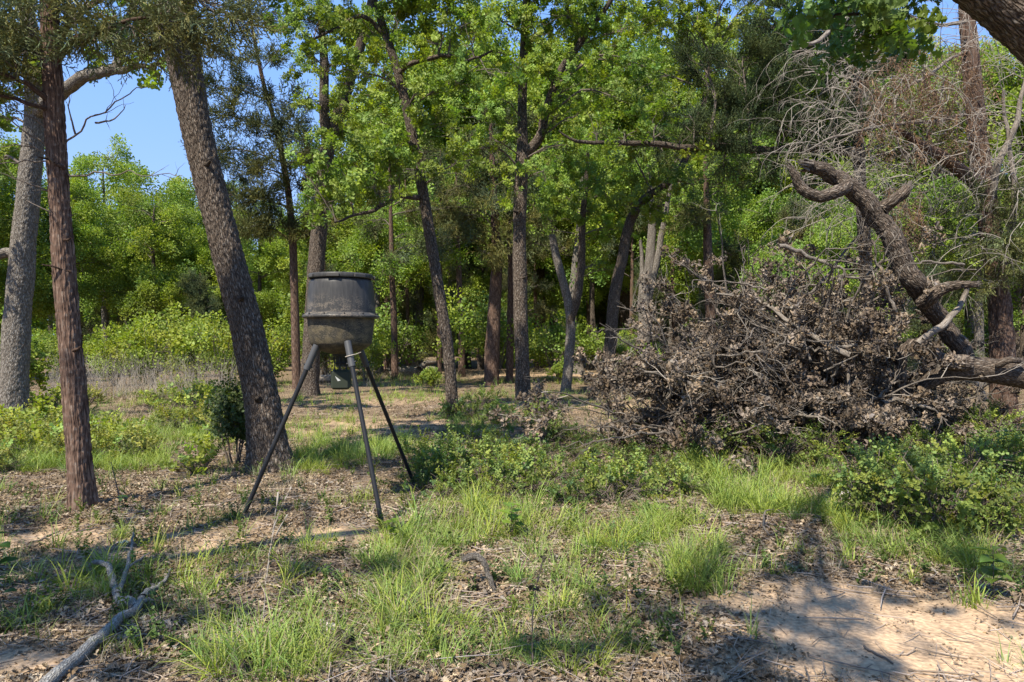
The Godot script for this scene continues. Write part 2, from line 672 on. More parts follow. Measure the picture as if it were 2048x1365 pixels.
func spring(p: Plant, c: Vector3) -> int:
	# the point of trunk or limb a clump at c would spring from
	var best := 0
	var most := 1e9
	for k in p.spine.size():
		var q := p.spine[k]
		var cost := q.distance_to(c) + maxf(0.0, q.y - c.y + 0.25) * 1.6
		if cost < most:
			most = cost
			best = k
	return best


func clump(p: Plant, c: Vector3, rad: float, n: int, kind: String, col: Color, flat := 0.75, droop := 0.0, thick := 1.0, yellow := 0.16) -> void:
	if not p.where.has(kind):
		p.where[kind] = [[], [], [], [], []]
		p.cols[kind] = [PackedColorArray(), PackedColorArray(), PackedColorArray(), PackedColorArray(), PackedColorArray()]
	var k0 := spring(p, c) if p.spine.size() else 0
	var a := p.spine[k0] if p.spine.size() else c - Vector3(0, rad, 0)
	var dist := a.distance_to(c)
	var r0 := minf((p.thick[k0] if p.spine.size() else 0.02) * 0.6, 0.010 + 0.013 * dist) * thick
	var mid := a.lerp(c, 0.5) + Vector3(0, 0.12 * dist, 0) + rvec() * 0.12 * dist
	var sp := spline([a, mid, c], [r0, r0 * 0.65, maxf(0.005, r0 * 0.3)], maxf(0.12, dist / 9.0), 0.06 * dist, 0.6)
	var pts: PackedVector3Array = sp[0]
	p.twigs.tube(pts, sp[1], 6, 0.3)
	var tw := []
	var far_ := kind in ["far", "cedar_far"]
	for j in int(5 + rad * (5 if far_ else 9)):
		var from := pts[int(rnd(0.35, 1.0) * (pts.size() - 1))]
		var o := rvec().normalized() * pow(R.randf(), 0.45)
		var to := c + Vector3(o.x, o.y * flat, o.z) * rad - Vector3(0, droop * rad * o.length(), 0)
		var m1 := from.lerp(to, 0.4) + rvec() * 0.12 * rad + Vector3(0, 0.06 * rad, 0)
		var m2 := from.lerp(to, 0.75) + rvec() * 0.10 * rad
		var line := PackedVector3Array([from, m1, m2, to])
		var q := clampf(0.006 + 0.004 * rad, 0.004, r0 * 0.7 + 0.002) * thick
		p.twigs.tube(line, PackedFloat32Array([q, q * 0.75, q * 0.5, q * 0.3]), 4, 0.3, false)
		tw.append(line)
	var kinds: int = S[kind].size()
	col = tint(col, 0.2, 0.14)
	var base_size := 1.0
	for j in n:
		var line: PackedVector3Array = tw[R.randi() % tw.size()]
		var t := 0.5 + 2.55 * pow(R.randf(), 0.7)
		var s := mini(int(t), 2)
		var q := line[s].lerp(line[s + 1], t - s) + rvec() * 0.10 * rad
		var dir := (line[s + 1] - line[s]).normalized() * 0.6 + (q - c).normalized() * 0.35 + rvec() * 0.7 + Vector3(0, 0.25 - droop, 0)
		var v := R.randi() % kinds
		p.where[kind][v].append(Transform3D(look(dir, rnd(0.0, TAU), rnd(0.8, 1.2) * base_size), q))
		p.cols[kind][v].append(tint(col, 0.24, yellow))


func finish(p: Plant, called := "crown") -> void:
	if p.twigs.v.size():
		var t := part("twigs", p.twigs.done(p.twig_mat), p.root, -p.base)
		t.set_meta("kind", "stuff")
	for kind in p.where:
		for v in p.where[kind].size():
			if p.where[kind][v].size():
				many(called, S[kind][v], p.where[kind][v], p.cols[kind][v], p.root, -p.base)


const OAK := Color(0.222, 0.295, 0.05)
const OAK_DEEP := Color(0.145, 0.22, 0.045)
const OAK_BRIGHT := Color(0.26, 0.35, 0.058)
const CEDAR := Color(0.17, 0.19, 0.075)
const CEDAR_DEEP := Color(0.13, 0.16, 0.065)
const SHRUB := Color(0.145, 0.20, 0.055)
const LIME := Color(0.285, 0.35, 0.06)
const DRY := Color(0.23, 0.155, 0.10)


func clumps(p: Plant, d: float, list: Array, kind: String, col: Color, dens: float, flat := 0.75, droop := 0.0, yellow := 0.16) -> void:
	# list of [x, y, nearer by, radius in metres]
	for q in list:
		clump(p, at(q[0], q[1], d - q[2]), q[3], int(dens * q[3] * q[3]), kind, col, flat, droop, 1.0, yellow)


func build_near_trees() -> void:
	# 1 the grey oak at the left edge
	var p := plant("oak_tree", "thick grey oak with pale plated bark behind the reddish cedar at the left edge", "tree", gp(24, 848))
	trunk(p, "trunk", path(12.4, [[24, 856], [27, 760], [34, 640], [44, 520], [54, 400], [64, 300], [70, 200], [62, 90], [40, -60], [20, -190]]), [0.235, 0.222, 0.212, 0.2, 0.19, 0.18, 0.165, 0.14, 0.11, 0.08], M.grey, 0.03, 0.35)
	trunk(p, "limb", path(12.4, [[38, 512], [12, 506], [-40, 514, 0.3], [-130, 470, 0.6]]), [0.10, 0.095, 0.085, 0.05], M.grey, 0.06)
	trunk(p, "limb", path(12.4, [[68, 230], [100, 205, 0.3], [135, 172, 0.5], [185, 150, 0.7], [222, 142, 0.8], [236, 118, 0.8], [244, 80, 0.8], [262, 30, 0.9], [270, -60, 1.0]]), [0.14, 0.12, 0.11, 0.10, 0.085, 0.08, 0.07, 0.05, 0.03], M.grey, 0.05, 0.0, 0.08)
	trunk(p, "limb", path(12.4, [[225, 142, 0.8], [262, 134, 0.9], [300, 132, 1.0], [340, 118, 1.1]]), [0.07, 0.05, 0.035, 0.02], M.grey, 0.06, 0.0, 0.05)
	clumps(p, 12.4, [[215, 70, 0.8, 0.45], [265, 115, 0.9, 0.4], [300, 70, 0.9, 0.45], [180, 95, 0.5, 0.4], [330, 140, 1.0, 0.35], [250, -40, 1.0, 0.8], [120, -90, 0.4, 1.1], [40, -160, 0.2, 1.2], [-60, 60, 0.4, 0.9], [-120, 380, 0.7, 0.9], [-160, -60, 0.2, 1.2], [20, 120, 0.6, 0.6], [280, 10, 1.0, 0.5], [0, 250, -0.8, 0.5], [-20, 330, -1.0, 0.6], [30, 190, -0.6, 0.4], [310, 150, 1.0, 0.3], [205, 120, 0.8, 0.28]], "oak", OAK_BRIGHT, 95.0)
	finish(p)

	# 2 the cedar in front of it
	p = plant("cedar_tree", "slim straight cedar with shredding reddish brown bark left of the leaning oak", "tree", gp(164, 1022))
	trunk(p, "trunk", path(6.05, [[164, 1028], [158, 920], [147, 770], [132, 600], [119, 400], [108, 220], [101, 90], [97, -50], [92, -260]]), [0.108, 0.102, 0.096, 0.091, 0.086, 0.08, 0.074, 0.068, 0.05], M.cedar, 0.02, 0.5, 0.0, true, 0.009)
	for q in [[[[112, 215], [85, 188, 0.1], [55, 164, 0.2], [0, 150, 0.3], [-80, 130, 0.4]], 0.028], [[[115, 228], [70, 212, 0.15], [20, 196, 0.2], [-60, 180, 0.3]], 0.022], [[[106, 130], [140, 90, 0.1], [175, 72, 0.2], [240, 48, 0.3], [330, 28, 0.4]], 0.034], [[[104, 110], [130, 60, -0.1], [170, 20, -0.2], [240, -20, -0.3]], 0.03]]:
		trunk(p, "limb", path(6.05, q[0]), [q[1], q[1] * 0.85, q[1] * 0.7, q[1] * 0.5, q[1] * 0.3].slice(0, q[0].size()), M.cedar, 0.05, 0.0, 0.03)
	for q in [[150, 700, 1.0, 0.03, 0.013], [128, 480, 0.9, 0.06, 0.009], [126, 540, -0.8, 0.10, 0.008], [116, 330, -1.0, 0.09, 0.011]]:
		stub(p, at(q[0], q[1], 5.98), Vector3(q[2], rnd(0.0, 0.5), 0.6), q[3] + 0.06, q[4], M.cedar)
	var dead := Geo.new()
	for q in [[[122, 290], [160, 262], [215, 215, 0.1], [262, 182, 0.2], [300, 170, 0.2]], [[128, 352], [190, 352, 0.1], [260, 345, 0.2], [370, 352, 0.3]], [[190, 245, 0.05], [230, 238, 0.1], [250, 210, 0.1]], [[150, 270], [140, 230, 0.1], [136, 190, 0.15]], [[117, 300], [60, 270, 0.1], [10, 235, 0.2], [-20, 225, 0.2]], [[115, 265], [70, 240, 0.1], [20, 215, 0.15]], [[120, 390], [60, 370, 0.1], [0, 345, 0.2]], [[125, 330], [50, 322, 0.1], [-10, 330, 0.1]], [[135, 440], [90, 420, 0.1], [50, 400, 0.1]], [[126, 345], [80, 300, 0.2], [30, 290, 0.25], [0, 296, 0.3]]]:
		dead_twig(dead, path(6.05, q), 0.010, 3)
	part("dead_twigs", dead.done(M.twig), p.root, -p.base).set_meta("kind", "stuff")
	clumps(p, 6.05, [[45, 40, 0.2, 0.34], [10, 95, 0.3, 0.3], [-40, 60, 0.3, 0.4], [150, 15, 0.1, 0.3], [225, 35, 0.3, 0.34], [300, 30, 0.4, 0.32], [270, 75, 0.3, 0.24], [360, 20, 0.4, 0.3], [400, 40, 0.5, 0.26], [440, 15, 0.5, 0.3], [90, -40, 0.2, 0.3], [210, -30, 0.0, 0.3], [330, -30, 0.3, 0.3], [60, 100, 0.0, 0.24], [20, 20, -0.3, 0.4], [190, 85, 0.25, 0.2], [-90, 150, 0.4, 0.4], [330, 75, 0.45, 0.2], [480, 40, 0.5, 0.2]], "cedar", Color(0.21, 0.22, 0.09), 250.0, 0.6, 0.25, 0.2)
	finish(p)

	# 3 the big leaning oak
	p = plant("oak_tree", "big leaning oak with dark furrowed bark and flared foot behind the feeder's left leg", "tree", gp(546, 948))
	trunk(p, "trunk", path(7.8, [[546, 962], [538, 900], [524, 810], [500, 690], [468, 560], [434, 430], [402, 300], [378, 190], [362, 90], [352, 0], [340, -130], [350, -300, 0.4]]), [0.225, 0.21, 0.195, 0.183, 0.175, 0.167, 0.162, 0.172, 0.186, 0.18, 0.15, 0.11], M.oak, 0.018, 0.55, 0.0, true, 0.014)
	trunk(p, "limb", path(7.8, [[356, 40], [390, -40, 0.3], [470, -120, 0.6], [560, -190, 0.8]]), [0.12, 0.1, 0.08, 0.05], M.oak, 0.06, 0.0, 0.05)
	for q in [[478, 600, 0.7, 0.03, 0.03], [410, 330, 0.9, 0.05, 0.022], [520, 800, -0.2, 0.0, 0.045]]:
		stub(p, at(q[0], q[1], 7.66), Vector3(q[2], 0.3, 0.7), q[3] + 0.06, q[4], M.oak)
	clumps(p, 7.8, [[480, -110, 0.6, 0.8], [590, -180, 0.8, 0.9], [380, -190, 0.3, 0.9], [260, -230, 0.2, 1.0], [440, -330, 0.5, 1.2], [300, -430, 0.2, 1.3], [560, -420, 0.9, 1.2], [180, -340, 0.6, 1.0], [700, -260, 0.9, 0.9]], "oak", OAK, 100.0)
	finish(p)

	# 4 thin cedar and the oak behind the feeder
	p = plant("cedar_tree", "thin cedar with open layered sprays against the sky beyond the leaning oak", "tree", gp(592, 772))
	trunk(p, "trunk", path(21.0, [[593, 778], [590, 640], [586, 500], [578, 400], [562, 300], [545, 230], [525, 160], [505, 60], [490, -40]]), [0.13, 0.125, 0.115, 0.1, 0.085, 0.07, 0.06, 0.045, 0.02], M.cedar, 0.12, 0.2)
	clumps(p, 21.0, [[470, 235, 0.3, 0.9], [520, 260, 0.5, 0.9], [590, 255, 0.2, 0.9], [610, 310, 0.4, 0.8], [540, 330, 0.6, 0.9], [470, 330, 0.3, 0.9], [430, 300, 0.5, 0.8], [600, 370, 0.2, 0.9], [520, 395, 0.6, 0.9], [455, 390, 0.4, 0.9], [560, 200, 0.0, 0.8], [490, 170, 0.3, 0.7], [540, 120, 0.3, 0.7], [460, 110, 0.2, 0.7], [500, 30, 0.0, 0.9], [560, 440, 0.4, 0.9], [640, 430, 0.3, 0.9], [500, 460, 0.5, 0.9], [615, 470, 0.2, 0.7], [420, 180, 0.0, 0.7]], "cedar_far", Color(0.15, 0.17, 0.07), 20.0, 0.4, 0.0, 0.2)
	finish(p)
	p = plant("oak_tree", "stout forked oak standing directly behind the game feeder", "tree", gp(622, 775))
	trunk(p, "trunk", path(19.0, [[618, 792], [622, 700], [630, 560], [640, 430], [652, 320], [662, 270], [690, 190], [718, 100], [738, 20], [760, -80]]), [0.25, 0.24, 0.225, 0.21, 0.2, 0.185, 0.16, 0.135, 0.11, 0.08], M.oak, 0.06, 0.35)
	trunk(p, "limb", path(19.0, [[655, 300], [648, 220, 0.2], [648, 120, 0.3], [640, 20, 0.3], [630, -80, 0.3]]), [0.16, 0.14, 0.12, 0.09, 0.05], M.oak, 0.1)
	clumps(p, 19.0, [[630, 60, 0.5, 1.0], [600, 110, 0.5, 0.8], [570, 40, 0.2, 1.0], [680, 30, 0.5, 1.0], [660, 130, 0.7, 0.9], [700, 250, 0.5, 0.8], [740, 180, 0.4, 0.9], [630, 200, 0.6, 0.7], [690, 330, 0.6, 0.8], [620, 300, 0.6, 0.55], [760, 60, 0.2, 1.0], [590, -60, 0.2, 1.3], [720, -80, 0.2, 1.4], [650, 390, 0.9, 0.8], [720, 120, 0.2, 0.8]], "oak", OAK, 68.0)
	finish(p)

	# 5 the slim oak that leans left
	p = plant("oak_tree", "slim dark oak leaning left, first trunk to the right of the feeder", "tree", gp(904, 842))
	trunk(p, "trunk", path(12.9, [[906, 856], [904, 800], [896, 700], [882, 610], [866, 510], [852, 420], [838, 340], [822, 260], [806, 185], [788, 120], [768, 60], [745, -10], [720, -120]]), [0.122, 0.117, 0.113, 0.11, 0.107, 0.103, 0.098, 0.092, 0.086, 0.08, 0.075, 0.066, 0.045], M.oak, 0.03, 0.4)
	trunk(p, "limb", path(12.9, [[843, 398], [820, 393, 0.2], [790, 396, 0.5], [752, 418, 0.9], [706, 432, 1.2], [670, 445, 1.5]]), [0.055, 0.052, 0.045, 0.035, 0.025, 0.015], M.oak, 0.05, 0.0, 0.05)
	trunk(p, "limb", path(12.9, [[800, 150], [830, 124, 0.2], [880, 112, 0.3], [935, 120, 0.5], [985, 100, 0.6]]), [0.055, 0.045, 0.04, 0.03, 0.018], M.oak, 0.05, 0.0, 0.06)
	trunk(p, "limb", path(12.9, [[770, 65], [720, 30, 0.2], [670, 60, 0.3], [600, 95, 0.5]]), [0.05, 0.04, 0.03, 0.015], M.oak, 0.05, 0.0, 0.06)
	clumps(p, 12.9, [[700, 380, 1.4, 0.55], [650, 400, 1.5, 0.5], [745, 350, 1.2, 0.55], [780, 290, 0.9, 0.5], [800, 330, 0.5, 0.4], [710, 300, 1.0, 0.5], [755, 245, 0.6, 0.45], [860, 175, 0.5, 0.5], [910, 160, 0.5, 0.5], [870, 80, 0.4, 0.6], [940, 80, 0.6, 0.6], [980, 150, 0.7, 0.5], [880, 250, 0.5, 0.45], [850, 300, 0.3, 0.35], [760, 140, 0.4, 0.4], [715, 60, 0.3, 0.55], [690, 140, 0.5, 0.45], [640, 50, 0.5, 0.6], [800, 40, 0.2, 0.5], [790, -50, 0.0, 0.9], [660, -60, 0.3, 0.9], [880, -40, 0.3, 0.9], [600, 340, 1.6, 0.35], [910, 330, 0.4, 0.4], [830, 220, 0.7, 0.35], [820, 5, -0.3, 0.7], [885, 20, -0.2, 0.7], [930, 40, 0.0, 0.6]], "oak", OAK, 98.0)
	finish(p)

	# 6 the central oak
	p = plant("oak_tree", "tall straight oak forking high up, in the middle of the clearing", "tree", gp(1047, 802))
	trunk(p, "trunk", path(17.3, [[1048, 815], [1045, 740], [1041, 620], [1039, 500], [1041, 400], [1044, 320], [1045, 250], [1045, 180], [1048, 100], [1052, 20], [1056, -90]]), [0.195, 0.182, 0.174, 0.17, 0.166, 0.162, 0.125, 0.115, 0.105, 0.095, 0.06], M.oak, 0.035, 0.4)
	trunk(p, "limb", path(17.3, [[1048, 318], [1066, 292, 0.1], [1084, 262, 0.2], [1094, 212, 0.2], [1116, 152, 0.3], [1150, 100, 0.4], [1186, 52, 0.5], [1222, 0, 0.6], [1260, -80, 0.6]]), [0.13, 0.125, 0.12, 0.11, 0.10, 0.09, 0.075, 0.06, 0.04], M.oak, 0.05, 0.0, 0.06)
	for q in [[1041, 560, 0.8, 0.08, 0.03], [1040, 430, -0.8, 0.12, 0.03]]:
		stub(p, at(q[0], q[1], 17.2), Vector3(q[2], 0.4, 0.4), q[3] + 0.08, q[4], M.oak)
	clumps(p, 17.3, [[1000, 40, 0.6, 0.8], [1070, 60, 0.8, 0.7], [1120, 30, 0.7, 0.8], [960, 110, 0.6, 0.7], [1030, 130, 0.9, 0.65], [1085, 140, 0.8, 0.55], [1150, 170, 0.7, 0.7], [1200, 110, 0.7, 0.8], [1260, 60, 0.7, 0.8], [1180, 20, 0.5, 0.8], [1000, 200, 0.7, 0.6], [950, 230, 0.6, 0.7], [930, 300, 0.7, 0.65], [990, 280, 0.7, 0.5], [1120, 230, 0.6, 0.5], [1140, 290, 0.6, 0.6], [1090, 340, 0.8, 0.5], [1030, 400, 0.7, 0.35], [1012, 360, 0.6, 0.4], [1230, 190, 0.8, 0.7], [1290, 130, 0.8, 0.8], [1040, -60, 0.4, 1.3], [1180, -70, 0.4, 1.3], [930, 30, 0.4, 0.9], [1090, 15, 0.0, 0.9], [1150, 60, -0.2, 0.9], [1220, 30, 0.0, 1.0], [1120, -20, 0.5, 1.0], [1300, -30, 0.6, 1.2], [1180, 240, 0.6, 0.55]], "oak", OAK_BRIGHT, 88.0)
	finish(p)

	# 7, 8 cedars just behind
	p = plant("cedar_tree", "dark stout cedar trunk with a dense low crown just left of the tall central oak", "tree", gp(984, 770))
	trunk(p, "trunk", path(23.5, [[982, 782], [984, 700], [990, 600], [994, 520], [990, 440], [985, 330], [980, 230]]), [0.27, 0.25, 0.22, 0.19, 0.15, 0.1, 0.05], M.cedar, 0.1, 0.3)
	clumps(p, 23.5, [[940, 430, 0.8, 1.1], [1000, 400, 0.8, 1.0], [900, 480, 0.6, 1.0], [960, 500, 1.0, 0.9], [1010, 480, 0.7, 0.8], [920, 370, 0.4, 1.1], [980, 320, 0.4, 1.1], [1060, 440, 0.4, 0.9], [870, 420, 0.3, 1.0], [940, 290, 0.2, 1.0], [1000, 240, 0.0, 1.0], [1090, 490, 0.3, 0.8]], "cedar_far", CEDAR, 15.0, 0.55, 0.1)
	finish(p)
	p = plant("cedar_tree", "thin dark cedar trunk close beside the tall central oak", "tree", gp(1021, 768))
	trunk(p, "trunk", path(24.3, [[1019, 776], [1020, 680], [1022, 560], [1018, 440], [1014, 330]]), [0.14, 0.13, 0.115, 0.09, 0.05], M.cedar, 0.12, 0.3)
	clumps(p, 24.3, [[1020, 380, 0.2, 0.9], [980, 350, 0.2, 0.9], [1060, 380, 0.2, 0.8], [1010, 300, 0.1, 0.9]], "cedar_far", CEDAR_DEEP, 11.0)
	finish(p)

	# 9 pale forked oaks
	p = plant("oak_tree", "pale grey oak with a crooked leaning stem right of the tall central oak", "tree", gp(1132, 786))
	trunk(p, "trunk", path(20.5, [[1130, 792], [1137, 730], [1142, 660], [1138, 610], [1125, 560], [1112, 510], [1104, 470]]), [0.16, 0.15, 0.145, 0.14, 0.13, 0.12, 0.10], M.grey, 0.06, 0.3)
	trunk(p, "limb", path(20.5, [[1141, 650], [1152, 600, 0.1], [1160, 540, 0.1], [1166, 470, 0.2], [1170, 380, 0.2], [1176, 300, 0.2]]), [0.13, 0.125, 0.12, 0.10, 0.08, 0.05], M.oak, 0.08, 0.0, 0.06)
	clumps(p, 20.5, [[1170, 420, 0.5, 0.8], [1120, 400, 0.3, 0.8], [1210, 370, 0.5, 0.9], [1160, 340, 0.3, 0.9], [1100, 440, 0.3, 0.7], [1190, 530, -0.6, 0.6], [1225, 460, -0.4, 0.7], [1110, 320, 0.0, 0.9]], "oak", OAK_BRIGHT, 66.0)
	finish(p)
	p = plant("oak_tree", "whitish oak trunk in the sun behind the crooked pale stem", "tree", gp(1158, 746))
	trunk(p, "trunk", path(31.0, [[1158, 752], [1150, 690], [1144, 620], [1150, 540], [1160, 440], [1165, 330]]), [0.24, 0.22, 0.2, 0.18, 0.14, 0.08], M.grey, 0.1, 0.4)
	clumps(p, 31.0, [[1150, 420, 0.5, 1.4], [1090, 370, 0.3, 1.4], [1210, 390, 0.5, 1.4], [1160, 300, 0.3, 1.5], [1240, 320, 0.0, 1.4], [1070, 460, 0.0, 1.1], [1180, 480, 0.0, 1.0]], "far", OAK_BRIGHT, 15.0)
	finish(p)
	p = plant("oak_tree", "thin curving brown trunk between the whitish oak and the dark leaning oak", "tree", gp(1200, 744))
	trunk(p, "trunk", path(32.0, [[1202, 750], [1198, 700], [1186, 650], [1184, 580], [1190, 500], [1200, 420]]), [0.15, 0.14, 0.13, 0.12, 0.1, 0.06], M.oak, 0.12, 0.3)
	clumps(p, 32.0, [[1200, 420, 0.5, 1.3], [1250, 380, 0.3, 1.4], [1160, 380, 0.3, 1.3], [1210, 330, 0.3, 1.4]], "far", OAK, 15.0)
	finish(p)

	# 10 dark oak right of centre
	p = plant("oak_tree", "dark oak bowing to the right above the feathery green sapling", "tree", gp(1216, 778))
	trunk(p, "trunk", path(20.0, [[1214, 788], [1218, 720], [1224, 640], [1234, 560], [1250, 490], [1262, 440], [1290, 400], [1330, 370], [1370, 320], [1400, 240], [1420, 120]]), [0.2, 0.19, 0.175, 0.16, 0.15, 0.14, 0.13, 0.11, 0.1, 0.08, 0.05], M.oak, 0.07, 0.3, 0.05)
	clumps(p, 20.0, [[1250, 400, 0.6, 0.8], [1300, 340, 0.6, 0.9], [1350, 300, 0.6, 0.9], [1330, 410, 0.5, 0.8], [1390, 370, 0.5, 0.8], [1250, 280, 0.4, 0.9], [1350, 210, 0.4, 1.0], [1420, 180, 0.3, 1.0], [1380, 90, 0.2, 1.1], [1450, 60, 0.0, 1.2], [1310, 230, 0.5, 0.9], [1480, 130, 0.0, 1.1], [1400, -20, 0.0, 1.3], [1330, 40, 0.2, 1.2], [1260, 150, 0.0, 1.0], [1540, 40, 0.0, 1.3], [1600, -40, 0.0, 1.3], [1480, -40, 0.3, 1.2], [1560, 140, -0.5, 1.1], [1290, -40, 0.0, 1.2]], "oak", OAK, 68.0)
	finish(p)

	# 11 pale multi-stemmed dead-looking tree
	p = plant("oak_tree", "pale grey tree with three upright stems left of the brush pile", "tree", gp(1292, 762))
	trunk(p, "trunk", path(24.0, [[1288, 770], [1288, 690], [1292, 600], [1300, 520], [1304, 450], [1300, 380], [1290, 300]]), [0.24, 0.22, 0.2, 0.17, 0.14, 0.1, 0.05], M.grey, 0.09, 0.25)
	trunk(p, "limb", path(24.0, [[1298, 600], [1312, 530, 0.1], [1322, 470, 0.1], [1334, 420, 0.2], [1350, 330, 0.2]]), [0.13, 0.12, 0.11, 0.09, 0.04], M.grey, 0.1, 0.0, 0.05)
	trunk(p, "limb", path(24.0, [[1286, 660], [1280, 600, -0.1], [1284, 540, -0.1], [1280, 480, -0.1]]), [0.1, 0.09, 0.08, 0.05], M.grey, 0.1, 0.0, 0.05)
	clumps(p, 24.0, [[1300, 330, -0.3, 1.0], [1360, 310, 0.0, 1.0], [1385, 430, -0.6, 0.8], [1250, 330, -0.4, 0.9]], "far", OAK_BRIGHT, 20.0)
	finish(p)

	# small trunks farther in
	for q in [[790, 758, 560, 0.14, "slender cedar standing before the pale fallen log", 560], [878, 752, 540, 0.12, "slender cedar half hidden behind the slim leaning oak", 520], [924, 752, 560, 0.15, "slender cedar midway between the slim leaning oak and the dark stout cedar", 500], [1074, 742, 600, 0.12, "dim cedar stem in the shade just right of the tall central oak", 540], [818, 745, 600, 0.10, "thin dim cedar stem right of the slender cedar at the log", 570], [1262, 748, 600, 0.11, "dim cedar stem left of the pale three-stemmed tree", 560], [1424, 770, 520, 0.2, "grey stem rising behind the left end of the brush pile", 480], [1350, 752, 540, 0.12, "thin grey stem between the pale three-stemmed tree and the brush pile", 500]]:
		var b := gp(q[0], q[1])
		var d := -b.z
		p = plant("cedar_tree", q[4], "tree", b)
		var lean := rnd(-8.0, 8.0)
		trunk(p, "trunk", path(d, [[q[0], q[1] + 6], [q[0] + lean * 0.3, (q[1] + q[2]) * 0.5], [q[0] + lean, q[2]], [q[0] + lean * 1.4, q[2] - 110], [q[0] + lean * 2.0, q[2] - 240]]), [q[3], q[3] * 0.93, q[3] * 0.8, q[3] * 0.55, 0.03], M.cedar, 0.12, 0.3)
		for k in 9:
			clump(p, at(q[0] + rnd(-70, 70), q[5] - 20 - k * 24, d + rnd(-1.0, 0.8)), rnd(0.6, 1.0), 9, "cedar_far" if k % 3 else "far", CEDAR if k % 3 else OAK_BRIGHT, 0.5, 0.1)
		finish(p)


func heap_top(x: float) -> float:
	# the mound is tall in its middle and low at the right, under the broken oak's limb
	return 0.75 + 1.65 * sin(clampf((x - 1.9) / 4.2, 0.0, 1.0) * PI) + 0.9 * noise.get_noise_2d(x * 26.0, 77.0) - 0.3 * smoothstep(4.5, 5.4, x)


func splinters(p: Plant, tip: Vector3, dir: Vector3, r: float) -> void:
	# torn wood where a limb snapped
	var g := Geo.new()
	dir = dir.normalized()
	var a := dir.cross(Vector3(0.2, 0.9, 0.3)).normalized()
	var b := dir.cross(a)
	for k in 16:
		var th := k * 2.4
		var q := tip - dir * r * 0.5 + (a * cos(th) + b * sin(th)) * r * rnd(0.25, 0.85)
		var e := q + (dir + rvec() * 0.25) * r * rnd(0.9, 2.6)
		g.tube(PackedVector3Array([q, q.lerp(e, 0.5) + rvec() * 0.01, e]), PackedFloat32Array([r * 0.3, r * 0.2, 0.003]), 5, 0.2, false)
	part("splintered_end", g.done(M.dead), p.root, -p.base)


func dead_twig(g: Geo, ctrl: Array, r: float, kids: int, sides := 5) -> void:
	var rr := []
	for k in ctrl.size():
		rr.append(r * (1.0 - 0.75 * k / (ctrl.size() - 1.0)))
	var sp := spline(ctrl, rr, 0.07, minf(0.12, 0.05 * (ctrl[0] as Vector3).distance_to(ctrl[-1])), 3.0)
	var pts: PackedVector3Array = sp[0]
	g.tube(pts, sp[1], sides, 0.3)
	var length := 0.0
	for k in pts.size() - 1:
		length += pts[k].distance_to(pts[k + 1])
	for k in kids:
		var t := rnd(0.3, 0.95)
		var j := mini(int(t * (pts.size() - 1)), pts.size() - 2)
		var dir := (pts[j + 1] - pts[j]).normalized() + rvec() * 0.9
		var len := length * rnd(0.15, 0.4)
		var q := pts[j]
		dead_twig(g, [q, q + dir.normalized() * len * 0.5 + rvec() * 0.04 * len, q + dir.normalized() * len + rvec() * 0.15 * len], r * 0.5 * (1.0 - 0.5 * t), kids - 2, 4)


func wisp(g: Geo, from: Vector3, dir: Vector3, length: float, r: float, droop: float, kids: int) -> PackedVector3Array:
	# a bare twig that wanders and hangs
	var n := 9
	var pts := PackedVector3Array([from])
	var rad := PackedFloat32Array([r])
	var d := dir.normalized()
	for k in n:
		d = (d + rvec() * 0.36 + Vector3(0, -droop, 0)).normalized()
		pts.append(pts[k] + d * length / n)
		rad.append(r * (1.0 - 0.75 * (k + 1) / n))
	g.tube(pts, rad, 4, 0.3, false)
	for k in kids:
		var j := R.randi_range(2, n - 1)
		wisp(g, pts[j], (pts[j + 1] - pts[j]).normalized() + rvec() * 0.9, length * rnd(0.25, 0.5), r * 0.55, droop, kids - 2)
	return pts


